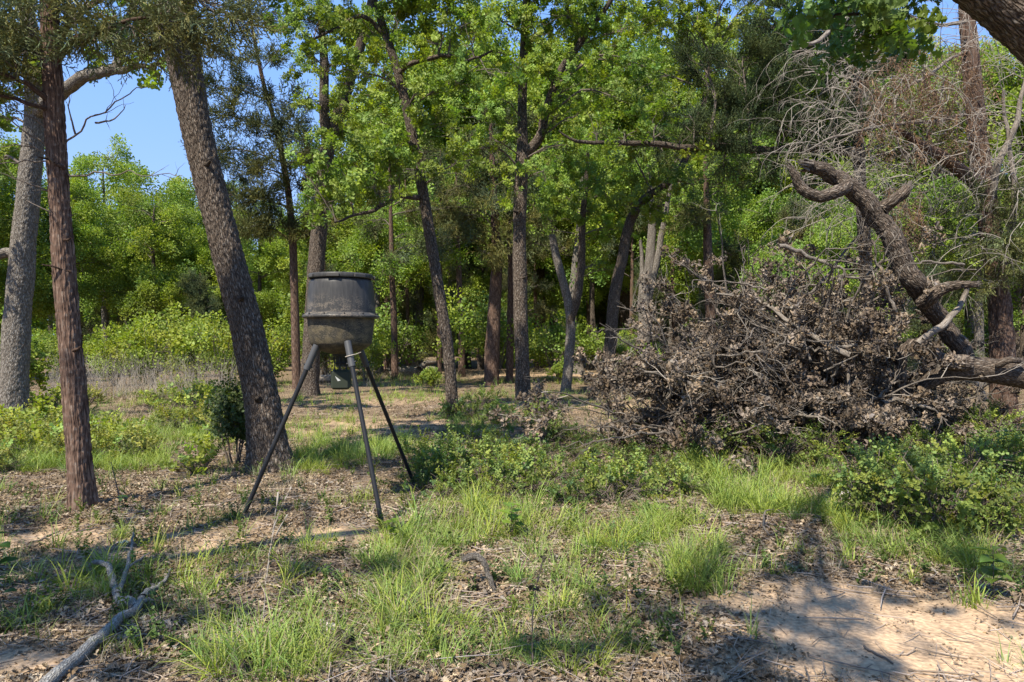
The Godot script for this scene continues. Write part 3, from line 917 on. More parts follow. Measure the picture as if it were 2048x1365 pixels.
func build_right_side() -> void:
	# the near oak whose leaning trunk crosses the upper right corner
	var p := plant("oak_tree", "near oak whose thick slanting trunk crosses the upper right corner", "tree", Vector3(5.7, lift(5.7, -4.4), -4.4))
	trunk(p, "trunk", [Vector3(5.75, -0.1, -4.4), Vector3(5.2, 1.3, -4.45), Vector3(4.55, 2.5, -4.5), Vector3(4.0, 3.1, -4.5), Vector3(3.52, 3.52, -4.5), Vector3(3.08, 3.92, -4.5), Vector3(2.4, 4.6, -4.4), Vector3(1.7, 5.4, -4.1), Vector3(1.0, 6.2, -3.4), Vector3(0.3, 6.8, -2.4)], [0.24, 0.22, 0.21, 0.20, 0.195, 0.19, 0.16, 0.12, 0.08, 0.05], M.oak, 0.018, 0.3, 0.0, true, 0.014)
	trunk(p, "limb", [Vector3(3.0, 3.98, -4.5), Vector3(2.75, 3.9, -4.7), Vector3(2.5, 3.82, -4.8), Vector3(2.25, 3.8, -4.85)], [0.03, 0.02, 0.013, 0.008], M.oak, 0.06, 0.0, 0.05)
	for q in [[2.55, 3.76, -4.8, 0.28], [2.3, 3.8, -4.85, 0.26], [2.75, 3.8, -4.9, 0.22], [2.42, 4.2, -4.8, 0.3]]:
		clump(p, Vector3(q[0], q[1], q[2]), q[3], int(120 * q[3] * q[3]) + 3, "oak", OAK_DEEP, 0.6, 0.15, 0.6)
	# crown overhead, which throws the dapple on the sand
	for q in [[-1.87, 6.3, 0.6, 0.55], [-0.85, 6.3, 0.12, 0.42], [-1.35, 6.3, 0.5, 0.42], [-1.5, 6.4, 1.2, 0.6], [-2.35, 6.3, 0.6, 0.45], [-1.0, 6.3, 0.72, 0.4], [0.3, 6.3, -0.1, 0.42], [-0.5, 6.3, 0.05, 0.26], [0.9, 6.4, -0.4, 0.35], [2.4, 6.3, -1.2, 0.6], [3.4, 6.0, -2.2, 0.7], [0.6, 6.8, 1.6, 0.7]]:
		clump(p, Vector3(q[0], q[1], q[2]), q[3] * 1.25, int(62 * q[3] * q[3]), "oak", OAK, 0.6)
	finish(p)

	# an oak outside the frame on the left whose crown shades the left foreground
	p = plant("oak_tree", "oak standing off to the left whose crown shades the left foreground", "tree", Vector3(-6.4, lift(-6.4, -0.6), -0.6))
	trunk(p, "trunk", [Vector3(-6.4, -0.1, -0.6), Vector3(-6.2, 2.0, -0.7), Vector3(-5.8, 4.0, -0.9), Vector3(-5.3, 6.0, -1.2), Vector3(-4.8, 7.6, -1.6)], [0.24, 0.22, 0.19, 0.14, 0.08], M.oak, 0.1, 0.3)
	trunk(p, "limb", [Vector3(-5.8, 4.0, -0.9), Vector3(-4.8, 5.2, -1.3), Vector3(-3.8, 6.0, -1.7), Vector3(-2.8, 6.5, -2.0)], [0.13, 0.1, 0.08, 0.04], M.oak, 0.1, 0.0, 0.1)
	for q in [[-5.8, 6.4, -0.75, 0.34], [-5.2, 6.4, -0.7, 0.32], [-4.6, 6.4, -0.6, 0.34], [-4.0, 6.5, -0.75, 0.3], [-3.4, 6.4, -0.6, 0.3], [-3.0, 6.4, -0.7, 0.25], [-4.8, 6.4, 0.85, 0.42], [-4.3, 6.4, 0.2, 0.3], [-4.0, 6.4, 1.1, 0.35], [-5.6, 6.4, -2.6, 0.42], [-4.6, 6.5, -2.9, 0.4], [-6.6, 6.2, -2.0, 0.5], [-6.4, 7.0, 0.4, 0.6], [-5.0, 6.4, 0.2, 0.5], [-4.2, 6.4, 0.45, 0.42], [-5.5, 6.4, -0.25, 0.42]]:
		clump(p, Vector3(q[0], q[1], q[2]), q[3] * 1.25, int(62 * q[3] * q[3]), "oak", OAK, 0.6)
	finish(p)

	# the broken dead oak
	p = plant("dead_oak", "broken dead oak with a low thick limb and snapped stem over the brush pile", "dead tree", Vector3(8.6, lift(8.6, -9.4), -9.4))
	trunk(p, "trunk", [Vector3(8.8, -0.1, -9.5), Vector3(8.4, 0.55, -9.45)] + path(9.4, [[2150, 772], [2048, 752], [1985, 742], [1935, 738], [1892, 744], [1860, 762], [1838, 778]]), [0.25, 0.24, 0.21, 0.175, 0.165, 0.155, 0.135, 0.10, 0.06], M.oak, 0.022, 0.0, 0.0, true, 0.012)
	trunk(p, "snapped_stem", path(9.4, [[1958, 742], [1936, 722], [1916, 690], [1890, 655], [1862, 618, 0.1], [1838, 582, 0.15], [1812, 540, 0.2], [1790, 495, 0.2], [1768, 455, 0.2], [1738, 415, 0.2], [1708, 382, 0.2], [1682, 362, 0.2], [1655, 348, 0.2], [1630, 338, 0.25], [1614, 330, 0.3]]), [0.125, 0.125, 0.115, 0.115, 0.12, 0.125, 0.135, 0.14, 0.135, 0.128, 0.12, 0.108, 0.098, 0.09, 0.075], M.oak, 0.022, 0.0, 0.05, true, 0.012)
	trunk(p, "limb", path(9.4, [[1696, 372, 0.3], [1672, 384, 0.4], [1645, 392, 0.45], [1618, 388, 0.45], [1602, 370, 0.45], [1592, 352, 0.45], [1580, 334, 0.45]]), [0.085, 0.082, 0.078, 0.075, 0.066, 0.055, 0.035], M.oak, 0.025, 0.0, 0.02, true, 0.01)
	trunk(p, "limb", path(9.4, [[1764, 418, 0.2], [1785, 402, 0.3], [1806, 388, 0.35], [1814, 376, 0.35]]), [0.10, 0.08, 0.085, 0.06], M.oak, 0.03, 0.0, 0.02)
	trunk(p, "limb", path(9.4, [[1846, 606, 0.2], [1868, 590, 0.4], [1900, 574, 0.5], [1930, 569, 0.6], [1952, 570, 0.6]]), [0.10, 0.085, 0.065, 0.05, 0.04], M.oak, 0.03, 0.0, 0.03)
	trunk(p, "limb", path(9.4, [[1930, 725, 0.1], [1890, 720, 0.3], [1862, 706, 0.35], [1840, 690, 0.4], [1818, 690, 0.4], [1802, 714, 0.4], [1800, 760, 0.4], [1806, 800, 0.4]]), [0.11, 0.10, 0.09, 0.085, 0.075, 0.07, 0.06, 0.045], M.oak, 0.03, 0.0, 0.04)
	trunk(p, "limb", path(9.4, [[2046, 720, 0.2], [2020, 722, 0.3], [1995, 728, 0.2]]), [0.04, 0.045, 0.06], M.oak, 0.05, 0.0, 0.03)
	trunk(p, "limb", path(9.4, [[1836, 686, 0.6], [1870, 660, 0.6], [1905, 632, 0.5], [1928, 600, 0.4], [1936, 570, 0.4]]), [0.04, 0.045, 0.042, 0.034, 0.025], M.dead, 0.05, 0.0, 0.04)
	splinters(p, at(1614, 330, 9.1), at(1614, 330, 9.1) - at(1650, 346, 9.2), 0.085)
	splinters(p, at(1580, 334, 8.95), at(1580, 334, 8.95) - at(1592, 352, 8.95), 0.045)
	splinters(p, at(1815, 375, 9.05), at(1815, 372, 9.05) - at(1806, 388, 9.05), 0.06)
	splinters(p, at(1953, 570, 8.8), Vector3(1, 0.05, 0), 0.04)
	finish(p)

	# the half-dead cedar hung with bare twigs
	p = plant("cedar_tree", "half dead cedar with shaggy trunk hung with bare grey twigs at the right edge", "tree", gp(2006, 870), "", M.pale_twig)
	trunk(p, "trunk", path(10.9, [[2008, 878], [2006, 760], [2000, 640], [1990, 520], [1972, 400], [1960, 290], [1948, 180], [1938, 70], [1930, -40], [1925, -200]]), [0.2, 0.18, 0.165, 0.155, 0.145, 0.14, 0.13, 0.12, 0.1, 0.06], M.cedar, 0.025, 0.3, 0.03, true, 0.012)
	trunk(p, "limb", path(10.9, [[1972, 400], [1935, 352, 0.3], [1890, 318, 0.6], [1845, 290, 0.8], [1790, 262, 1.0]]), [0.11, 0.10, 0.085, 0.06, 0.03], M.cedar, 0.06, 0.0, 0.05)
	trunk(p, "limb", path(10.9, [[1994, 560], [2020, 480, 0.2], [2026, 380, 0.3], [2018, 280, 0.3], [2004, 180, 0.3]]), [0.05, 0.045, 0.04, 0.03, 0.02], M.dead, 0.06, 0.0, 0.06)
	trunk(p, "limb", path(10.9, [[1975, 420], [2000, 330, 0.3], [2030, 240, 0.4], [2050, 150, 0.4]]), [0.06, 0.05, 0.04, 0.02], M.dead, 0.06, 0.0, 0.06)
	trunk(p, "limb", path(10.9, [[1940, 100], [1890, 130, 0.5], [1830, 165, 0.8], [1790, 200, 0.9], [1800, 290, 1.0], [1830, 330, 1.0]]), [0.03, 0.026, 0.022, 0.018, 0.014, 0.008], M.dead, 0.06, 0.0, 0.06)
	trunk(p, "limb", path(10.9, [[1930, 230, 0.3], [1850, 245, 0.9], [1750, 255, 1.3], [1670, 275, 1.5], [1600, 305, 1.6]]), [0.03, 0.026, 0.02, 0.016, 0.008], M.dead, 0.06, 0.0, 0.05)
	trunk(p, "limb", path(10.9, [[1935, 40, 0.2], [1880, 50, 0.6], [1800, 30, 0.8], [1740, 40, 1.0]]), [0.03, 0.026, 0.02, 0.01], M.dead, 0.06, 0.0, 0.06)
	var w := Geo.new()
	var tips := []
	for k in 520:
		var x := rnd(1600, 2060)
		var y := rnd(60, 420) + (60.0 if x < 1750 else 0.0)
		if x > 1900 and R.randf() < 0.35:
			y = rnd(300, 560)
		var from := at(x, y - 40, 10.9 - rnd(-0.2, 1.5))
		var side := -1.0 if R.randf() < 0.62 else 1.0
		var pts := wisp(w, from, Vector3(side * rnd(0.3, 1.0), rnd(-0.3, 0.5), rnd(-0.6, 0.6)), rnd(0.45, 1.2), rnd(0.003, 0.008), rnd(-0.05, 0.26), 3)
		tips.append(pts)
	part("hanging_twigs", w.done(M.pale_twig), p.root, -p.base).set_meta("kind", "stuff")
	p.where["dry_cedar"] = [[], [], [], [], []]
	p.cols["dry_cedar"] = [PackedColorArray(), PackedColorArray(), PackedColorArray(), PackedColorArray(), PackedColorArray()]
	for k in 430:
		var x := 1850.0 + rvec().x * 150.0
		var y := 205.0 + rvec().y * 130.0
		if k % 5 == 0:
			x = rnd(1770, 1850)
			y = rnd(370, 480)
		var v := R.randi() % 4
		p.where.dry_cedar[v].append(Transform3D(look(Vector3(rnd(-0.7, 0.5), -1.0, rnd(-0.5, 0.5)), rnd(0.0, TAU), rnd(0.6, 1.1)), at(x, y, 10.9 - rnd(0.2, 1.5))))
		p.cols.dry_cedar[v].append(tint(Color(0.27, 0.185, 0.12), 0.3, 0.06))
	clumps(p, 10.9, [[1960, 470, 0.5, 0.5], [2010, 440, 0.3, 0.5], [2040, 520, 0.4, 0.5], [1920, 420, 0.2, 0.45], [1870, 470, -0.3, 0.5], [2060, 380, 0.0, 0.6], [1900, 540, -0.2, 0.45], [1980, 560, 0.6, 0.4]], "cedar", CEDAR, 190.0, 0.7, 0.1)
	finish(p)

	# the dark living cedar left of it
	p = plant("cedar_tree", "dark green cedar with drooping limbs behind the broken dead oak", "tree", gp(1742, 852), "", M.twig)
	trunk(p, "trunk", path(12.0, [[1744, 862], [1742, 740], [1738, 620], [1730, 500], [1722, 380], [1716, 260], [1712, 120], [1706, -20], [1700, -150]]), [0.12, 0.115, 0.11, 0.105, 0.1, 0.09, 0.08, 0.06, 0.04], M.oak, 0.08, 0.3)
	trunk(p, "limb", path(12.0, [[1718, 310], [1660, 292, 0.3], [1600, 298, 0.5], [1520, 300, 0.7], [1430, 298, 0.9], [1330, 288, 1.0], [1240, 286, 1.1], [1160, 282, 1.2], [1120, 260, 1.2]]), [0.09, 0.082, 0.075, 0.066, 0.058, 0.05, 0.04, 0.028, 0.012], M.oak, 0.06, 0.0, 0.06)
	clumps(p, 12.0, [[1480, 110, 0.6, 0.6], [1540, 160, 0.7, 0.6], [1600, 110, 0.5, 0.6], [1500, 210, 0.8, 0.55], [1440, 180, 0.7, 0.5], [1570, 240, 0.8, 0.5], [1620, 190, 0.6, 0.5], [1660, 130, 0.5, 0.6], [1420, 250, 0.8, 0.42], [1470, 270, 0.9, 0.4], [1540, 60, 0.4, 0.7], [1640, 40, 0.3, 0.7], [1700, 60, 0.2, 0.6], [1740, 140, 0.2, 0.6], [1690, 230, 0.2, 0.5], [1640, 260, 0.6, 0.4], [1400, 120, 0.5, 0.5], [1380, 230, 0.8, 0.35], [1600, -60, 0.2, 0.9], [1720, -90, 0.0, 0.9], [1780, 60, -0.3, 0.7], [1450, 320, 0.9, 0.3], [1520, 330, 0.8, 0.3], [1320, 300, 1.0, 0.25], [1360, 270, 1.0, 0.3], [1440, 285, 1.1, 0.28], [1580, 310, 0.8, 0.3]], "cedar", Color(0.085, 0.115, 0.045), 300.0, 0.6, 0.15)
	clumps(p, 12.0, [[1250, 270, 1.1, 0.4], [1190, 255, 1.2, 0.35], [1310, 250, 1.0, 0.4], [1380, 300, 0.9, 0.3]], "oak", OAK, 68.0)
	# a pale bare limb high up
	trunk(p, "limb", path(12.0, [[1704, 20, 0.3], [1690, 45, 1.0], [1655, 66, 1.5], [1620, 88, 1.8], [1578, 94, 2.0]]), [0.03, 0.035, 0.034, 0.03, 0.018], M.dead, 0.05, 0.0, 0.05)
	finish(p)

	# the brush pile: cut oak tops with withered leaves
	var base := gp(1640, 890)
	var o := thing("brush_pile", "heap of cut dead oak branches with withered brown leaves under the broken oak", "brush pile", base)
	var big := Geo.new()
	var small := Geo.new()
	var spots := [[], [], [], [], []]
	var cols := [PackedColorArray(), PackedColorArray(), PackedColorArray(), PackedColorArray(), PackedColorArray()]
	for k in 230:
		# the heap fills a long low mound
		var x := rnd(2.0, 7.6)
		var top := heap_top(x) + rnd(-0.3, 0.3)
		if x > 5.5 and R.randf() < 0.25:
			continue
		var y := top * pow(R.randf(), 0.55)
		var z := -9.4 + rnd(-1.3, 1.25) * (1.1 - 0.35 * y / top) - 1.7 * smoothstep(4.4, 5.2, x)
		var from := Vector3(x + rnd(-0.6, 0.6), maxf(0.05, y * 0.75), z - rnd(0.0, 0.8))
		var dir := Vector3(rnd(-1.3, 0.7), rnd(-0.15, 0.75), rnd(-0.2, 0.7))
		var r := rnd(0.008, 0.03)
		var len := rnd(0.7, 1.7)
		if k < 16:
			r = rnd(0.03, 0.05)
			len = rnd(1.4, 2.4)
		var pts := wisp(big, from, dir, len, r, 0.03, 0)
		for j in 5:
			var q := pts[R.randi_range(2, 9)]
			var kp := wisp(small, q, dir.normalized() * 0.6 + rvec(), rnd(0.25, 0.7), rnd(0.003, 0.008), 0.02, 3)
			var dark := R.randf() < 0.35
			if R.randf() < 0.22:
				continue
			for l in 10:
				var e := kp[R.randi_range(3, 9)] + rvec() * 0.09
				if e.y > top + 0.5 or e.y < 0.03:
					continue
				var v := R.randi() % 5
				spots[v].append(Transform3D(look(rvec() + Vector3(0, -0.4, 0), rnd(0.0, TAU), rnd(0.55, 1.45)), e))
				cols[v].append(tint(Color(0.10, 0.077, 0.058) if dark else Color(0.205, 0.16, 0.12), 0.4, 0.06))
	# filling, so that the heap is dense low down
	for k in 4600:
		var x := rnd(1.9, 7.8)
		var top := heap_top(x) * 0.78
		if noise.get_noise_2d(x * 22.0, 700.0 + k * 0.0) < -0.22 and R.randf() < 0.6:
			continue
		var e := Vector3(x, top * R.randf() * (0.85 + 0.3 * noise.get_noise_2d(x * 40.0, 5.0)), -9.4 + rvec().z * 1.25 - 1.7 * smoothstep(4.4, 5.2, x))
		var v := R.randi() % 5
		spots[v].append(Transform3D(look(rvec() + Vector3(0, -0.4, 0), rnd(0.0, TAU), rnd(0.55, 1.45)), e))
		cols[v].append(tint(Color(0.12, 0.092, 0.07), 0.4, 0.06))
	for k in 150:
		var x := rnd(1.9, 7.4)
		var top := heap_top(x)
		var from := Vector3(x, rnd(0.15, 0.95) * top, -9.0 + rnd(-0.7, 0.6) - 1.9 * smoothstep(4.4, 5.2, x))
		var dir := Vector3(rnd(-1.0, 0.6), rnd(-0.2, 0.9), rnd(-0.1, 0.8)).normalized()
		var len := rnd(0.7, 1.7)
		dead_twig(big, [from, from + dir * len * 0.35 + rvec() * 0.12, from + dir * len * 0.7 + rvec() * 0.2, from + dir * len + rvec() * 0.25 - Vector3(0, 0.1, 0)], rnd(0.008, 0.02), 5, 6)
	part("branches", big.done(M.dead), o, -base).set_meta("kind", "stuff")
	part("twigs", small.done(M.pale_twig), o, -base).set_meta("kind", "stuff")
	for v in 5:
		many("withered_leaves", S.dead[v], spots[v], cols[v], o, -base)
	# the larger branches that show singly
	for q in [[[[1560, 492], [1610, 508], [1660, 532], [1700, 552], [1740, 562], [1790, 560]], 0.036], [[[1800, 640], [1775, 590], [1760, 540], [1752, 500], [1758, 470]], 0.03], [[[1790, 545], [1820, 530], [1860, 526], [1930, 532]], 0.022], [[[1745, 900], [1738, 850], [1745, 800], [1780, 775], [1800, 740]], 0.035], [[[1885, 850], [1876, 826], [1840, 812], [1800, 800], [1760, 806]], 0.045], [[[1480, 640], [1530, 655], [1600, 690], [1650, 700], [1720, 690]], 0.03], [[[1330, 700], [1400, 715], [1470, 708], [1540, 700]], 0.022], [[[1290, 745], [1360, 752], [1440, 762], [1540, 770]], 0.02], [[[1620, 890], [1660, 850], [1690, 800], [1700, 740]], 0.026], [[[1610, 905], [1640, 905], [1660, 880], [1680, 830]], 0.03]]:
		var g := Geo.new()
		var line := path(8.6, q[0])
		if R.randf() < 0.5:
			line.reverse()
		dead_twig(g, line, q[1] * 0.85, 5, 8)
		part("branch", g.done(M.dead), o, -base)


# ------------------------------------------------------------------ woods behind
func auto_oak(called: String, h: float, r: float, col: Color, mat: Material, label: String, kind: String, dens: float) -> Plant:
	var p := plant(called, label, "tree", Vector3.ZERO, "oaks in the woods behind")
	var bend := rvec() * 0.5
	trunk(p, "trunk", [Vector3(0, -0.15, 0), Vector3(bend.x * 0.5, h * 0.25, bend.z * 0.5), Vector3(bend.x, h * 0.5, bend.z), Vector3(bend.x * 0.7, h * 0.75, bend.z * 0.6), Vector3(bend.x * 0.9, h * 0.94, bend.z)], [0.2, 0.17, 0.13, 0.08, 0.03], mat, 0.2, 0.3)
	for k in int(9 + r * 5):
		var y := h * (0.38 + 0.6 * R.randf())
		var reach := r * sqrt(clampf(1.0 - pow((y / h - 0.62) / 0.42, 2.0), 0.05, 1.0)) * sqrt(R.randf())
		var an := k * 2.4 + rnd(-0.4, 0.4)
		var s := rnd(0.75, 1.3)
		clump(p, Vector3(cos(an) * reach, y, sin(an) * reach), s, int(dens * s * s), kind, col.lerp(OAK_BRIGHT, R.randf() * 0.3), 0.7)
	finish(p)
	return p


func auto_cedar(h: float, r: float, col: Color, label: String, dens: float) -> Plant:
	var p := plant("cedar_tree", label, "tree", Vector3.ZERO, "cedars in the woods behind")
	trunk(p, "trunk", [Vector3(0, -0.15, 0), Vector3(rnd(-0.1, 0.1), h * 0.4, 0), Vector3(rnd(-0.1, 0.1), h * 0.75, rnd(-0.1, 0.1)), Vector3(0, h * 0.98, 0)], [0.14, 0.11, 0.06, 0.02], M.cedar, 0.2, 0.2)
	for k in int(12 + r * 5):
		var t := R.randf()
		var y := h * (0.2 + 0.78 * t)
		var reach := r * (1.0 - 0.75 * t) * sqrt(R.randf())
		var an := k * 2.4 + rnd(-0.4, 0.4)
		var s := rnd(0.6, 0.95) * (1.1 - 0.4 * t)
		clump(p, Vector3(cos(an) * reach, y, sin(an) * reach), s, int(dens * s * s) + 3, "cedar_far", col, 0.55, 0.1)
	finish(p)
	return p


func auto_shrub(called: String, label: String, group: String, h: float, r: float, kind: String, col: Color, n: int, stems: int, category := "shrub") -> Plant:
	var p := plant(called, label, category, Vector3.ZERO, group)
	for k in stems:
		var an := k * 2.4
		var e := Vector3(cos(an) * r * rnd(0.2, 0.9), h * rnd(0.6, 0.95), sin(an) * r * rnd(0.2, 0.9))
		var sp := spline([Vector3(cos(an), 0, sin(an)) * 0.05 - Vector3(0, 0.05, 0), e * 0.5 + rvec() * 0.1 * r, e], [0.006 + 0.006 * h, 0.004 + 0.004 * h, 0.003], 0.1 + 0.1 * h, 0.05)
		p.twigs.tube(sp[0], sp[1], 5, 0.3)
		for q in range(1, sp[0].size()):
			p.spine.append(sp[0][q])
			p.thick.append(sp[1][q])
	var m := int(4 + stems)
	for k in m:
		var o := rvec()
		var c := Vector3(o.x * r * 0.75, h * (0.28 + 0.5 * R.randf()), o.z * r * 0.75)
		clump(p, c, r * rnd(0.35, 0.5), int(n / float(m)), kind, col, 0.75)
	finish(p, "foliage")
	return p


func beside(x: float, d: float) -> String:
	# where a tree of the woods is seen: how deep, and next to which nearer thing
	var near := ""
	var gap := 1e9
	var right := false
	for q in [[30, "thick grey oak"], [150, "slim reddish cedar"], [290, "gap of open sky"], [480, "big leaning oak"], [590, "thin cedar behind the feeder"], [685, "game feeder"], [880, "slim dark oak"], [985, "dark stout cedar"], [1045, "tall central oak"], [1130, "crooked pale oak"], [1230, "dark bowing oak"], [1300, "pale three-stemmed tree"], [1480, "brush pile's left half"], [1740, "broken dead oak"], [1990, "half dead cedar"]]:
		if absf(q[0] - x) < gap:
			gap = absf(q[0] - x)
			near = q[1]
			right = x > q[0]
	var deep := "at the woods' edge" if d < 31.0 else "in the woods" if d < 39.0 else "deep in the woods" if d < 48.0 else "farthest back"
	return "%s, seen %s of the %s" % [deep, "right" if right else "left", near]


func build_woods() -> void:
	var oaks := [
		auto_oak("oak_tree", 10.5, 3.0, OAK_BRIGHT, M.oak, "green oak in the woods behind the clearing", "far", 22.0),
		auto_oak("oak_tree", 9.0, 2.6, OAK, M.oak, "green oak in the woods behind the clearing", "far", 23.0),
		auto_oak("oak_tree", 11.5, 3.3, Color(0.30, 0.375, 0.065), M.grey, "green oak in the woods behind the clearing", "far", 21.0)]
	var cedars := [
		auto_cedar(7.5, 2.0, CEDAR, "dark cedar in the woods behind the clearing", 12.0),
		auto_cedar(6.2, 1.7, CEDAR_DEEP, "dark cedar in the woods behind the clearing", 12.0),
		auto_cedar(8.6, 2.1, Color(0.18, 0.19, 0.08), "dark cedar in the woods behind the clearing", 12.0)]
	oaks.append(auto_oak("oak_tree", 7.6, 2.4, OAK_BRIGHT, M.grey, "airy young oak in the sun at the edge of the woods", "far", 13.0))
	oaks.append(auto_oak("oak_tree", 6.8, 2.1, Color(0.23, 0.33, 0.07), M.oak, "airy young oak in the sun at the edge of the woods", "far", 12.0))
	for k in [3, 4]:
		oaks[k].root.set_meta("group", "young oaks at the edge of the woods")
	# [x in the view, distance, which, size]: those one can make out
	var first := {}
	var spots := []
	for q in [[215, 36, 2, 0.98], [120, 31, 0, 0.8], [300, 33, 1, 0.92], [360, 37, 0, 0.78], [20, 30, 1, 0.9], [-80, 27, 0, 0.95], [-200, 24, 2, 0.9], [440, 39, 1, 0.85], [520, 33, 0, 0.75], [760, 31, 0, 0.95], [840, 37, 2, 1.0], [680, 38, 1, 1.0], [900, 42, 0, 1.05], [960, 36, 1, 0.9], [1100, 40, 2, 1.0], [1180, 36, 0, 1.0], [1270, 40, 1, 1.05], [1340, 32, 2, 0.95], [1400, 27, 0, 0.95], [1470, 35, 1, 1.0], [1540, 29, 2, 0.95], [1620, 24, 0, 0.85], [1700, 30, 2, 1.0], [1790, 25, 1, 0.95], [1880, 29, 0, 1.0], [1960, 23, 2, 0.9], [2050, 27, 1, 1.0], [2140, 22, 0, 1.0], [1560, 19, 1, 0.62], [1680, 18, 0, 0.6]]:
		var low_rank: bool = q[0] > 560 and q[1] < 34
		spots.append([q[0], q[1], 0, (3 + int(q[2]) % 2) if low_rank else q[2], q[3] * (0.95 if low_rank else 1.0)])
	for q in [[70, 26, 0, 0.9], [400, 29, 1, 0.9], [480, 27, 0, 0.95], [560, 30, 2, 0.9], [650, 29, 1, 1.0], [730, 27, 0, 0.8], [770, 35, 2, 1.0], [830, 29, 1, 0.9], [900, 31, 0, 0.9], [1050, 33, 2, 1.0], [1110, 29, 1, 0.9], [1230, 30, 0, 1.0], [1300, 29, 1, 0.95], [1380, 23, 2, 0.8], [1450, 25, 0, 0.9], [1510, 22, 1, 0.8], [1600, 21, 2, 0.85], [1760, 20, 0, 0.8], [1850, 19, 1, 0.8], [1930, 18, 2, 0.8], [2030, 17, 0, 0.8], [2110, 16, 1, 0.9], [-40, 21, 2, 0.9], [-140, 18, 1, 0.9], [300, 40, 2, 1.0], [160, 38, 0, 1.0]]:
		if q[1] < 31 and int(q[0]) % 50 != 0:
			continue
		spots.append([q[0], q[1], 1, q[2], q[3] * (0.8 if q[1] < 34 else 1.0)])
	for q in [[830, 25, 2, 1.25], [930, 27, 0, 1.4], [1000, 30, 2, 1.4], [1080, 26, 0, 1.35], [1150, 27, 2, 1.3], [1250, 25, 1, 1.5], [1330, 28, 2, 1.35], [1420, 23, 0, 1.25], [1500, 26, 2, 1.3], [1600, 27, 0, 1.35], [1680, 23, 1, 1.4], [1760, 26, 2, 1.2], [1850, 21, 0, 1.15], [1940, 25, 2, 1.2], [2040, 20, 1, 1.3], [770, 26, 1, 1.3]]:
		spots.append([q[0], q[1] + 12, 0, q[2], q[3] * 1.25])
	# and the rest of the stand, out to sixty metres
	for k in 46:
		spots.append([rnd(-350.0, 2400.0), rnd(40.0, 58.0), 0 if R.randf() < 0.6 else 1, R.randi() % 3, rnd(0.85, 1.15)])
	for q in spots:
		var d: float = q[1]
		var pos := Vector3((q[0] - 1024.0) / F * d, 0, -d)
		pos.y = lift(pos.x, pos.z)
		var proto: Plant = (oaks if q[2] == 0 else cedars)[q[3]]
		var turn := rnd(0.0, TAU)
		var look_of: String = (["mid green oak", "deep green oak", "bright green oak", "airy young oak", "slim young oak"] if q[2] == 0 else ["green cedar", "dark cedar", "olive cedar"])[q[3]]
		var named := look_of + " " + beside(q[0], d)
		if first.has(proto):
			copy(proto.root, "oak_tree" if q[2] == 0 else "cedar_tree", pos, turn, q[4], named, "tree", proto.root.get_meta("group"))
		else:
			proto.root.set_meta("label", named)
			first[proto] = true
			proto.root.position = pos
			proto.root.rotation.y = turn
			proto.root.scale = Vector3.ONE * q[4]

	# a far belt that reads as one mass
	var g := Geo.new()
	var leaves := Geo.new()
	var tp := PackedVector3Array([Vector3(0, -0.2, 0), Vector3(0.1, 4, 0), Vector3(0, 8, 0.1)])
	g.tube(tp, PackedFloat32Array([0.2, 0.15, 0.06]), 6, 0.5)
	for k in 1900:
		var o := rvec()
		var c := Vector3(o.x * 3.0, 5.6 + o.y * 5.6, o.z * 3.0) + rvec() * 0.5
		if noise.get_noise_3d(c.x * 22.0, c.y * 22.0, c.z * 22.0) < -0.2:
			continue
		leaf(leaves, c, rvec(), Vector3(rnd(-0.7, 0.7), 1, rnd(-0.7, 0.7)), rnd(0.28, 0.5), 0.8, OVAL_T, OVAL_W, 0.3, 0.4, tint(Color.WHITE, 0.3, 0.1))
	var far := thing("far_woods", "dim belt of woods closing the view beyond the trees", "woods", Vector3(0, 0, -66), "", "stuff")
	var where := []
	var cols := PackedColorArray()
	var white := PackedColorArray()
	for k in 230:
		var x := rnd(-80.0, 80.0)
		var z := -rnd(60.0, 84.0)
		where.append(Transform3D(Basis(Vector3.UP, rnd(0.0, TAU)).scaled(Vector3.ONE * rnd(0.85, 1.25)), Vector3(x, 0, z)))
		cols.append(tint(OAK if R.randf() < 0.5 else OAK_BRIGHT, 0.25, 0.15))
		white.append(Color.WHITE)
	many("trunks", g.done(M.twig), where, white, far, Vector3(0, 0, 66))
	many("foliage", leaves.done(M.leaf), where, cols, far, Vector3(0, 0, 66))


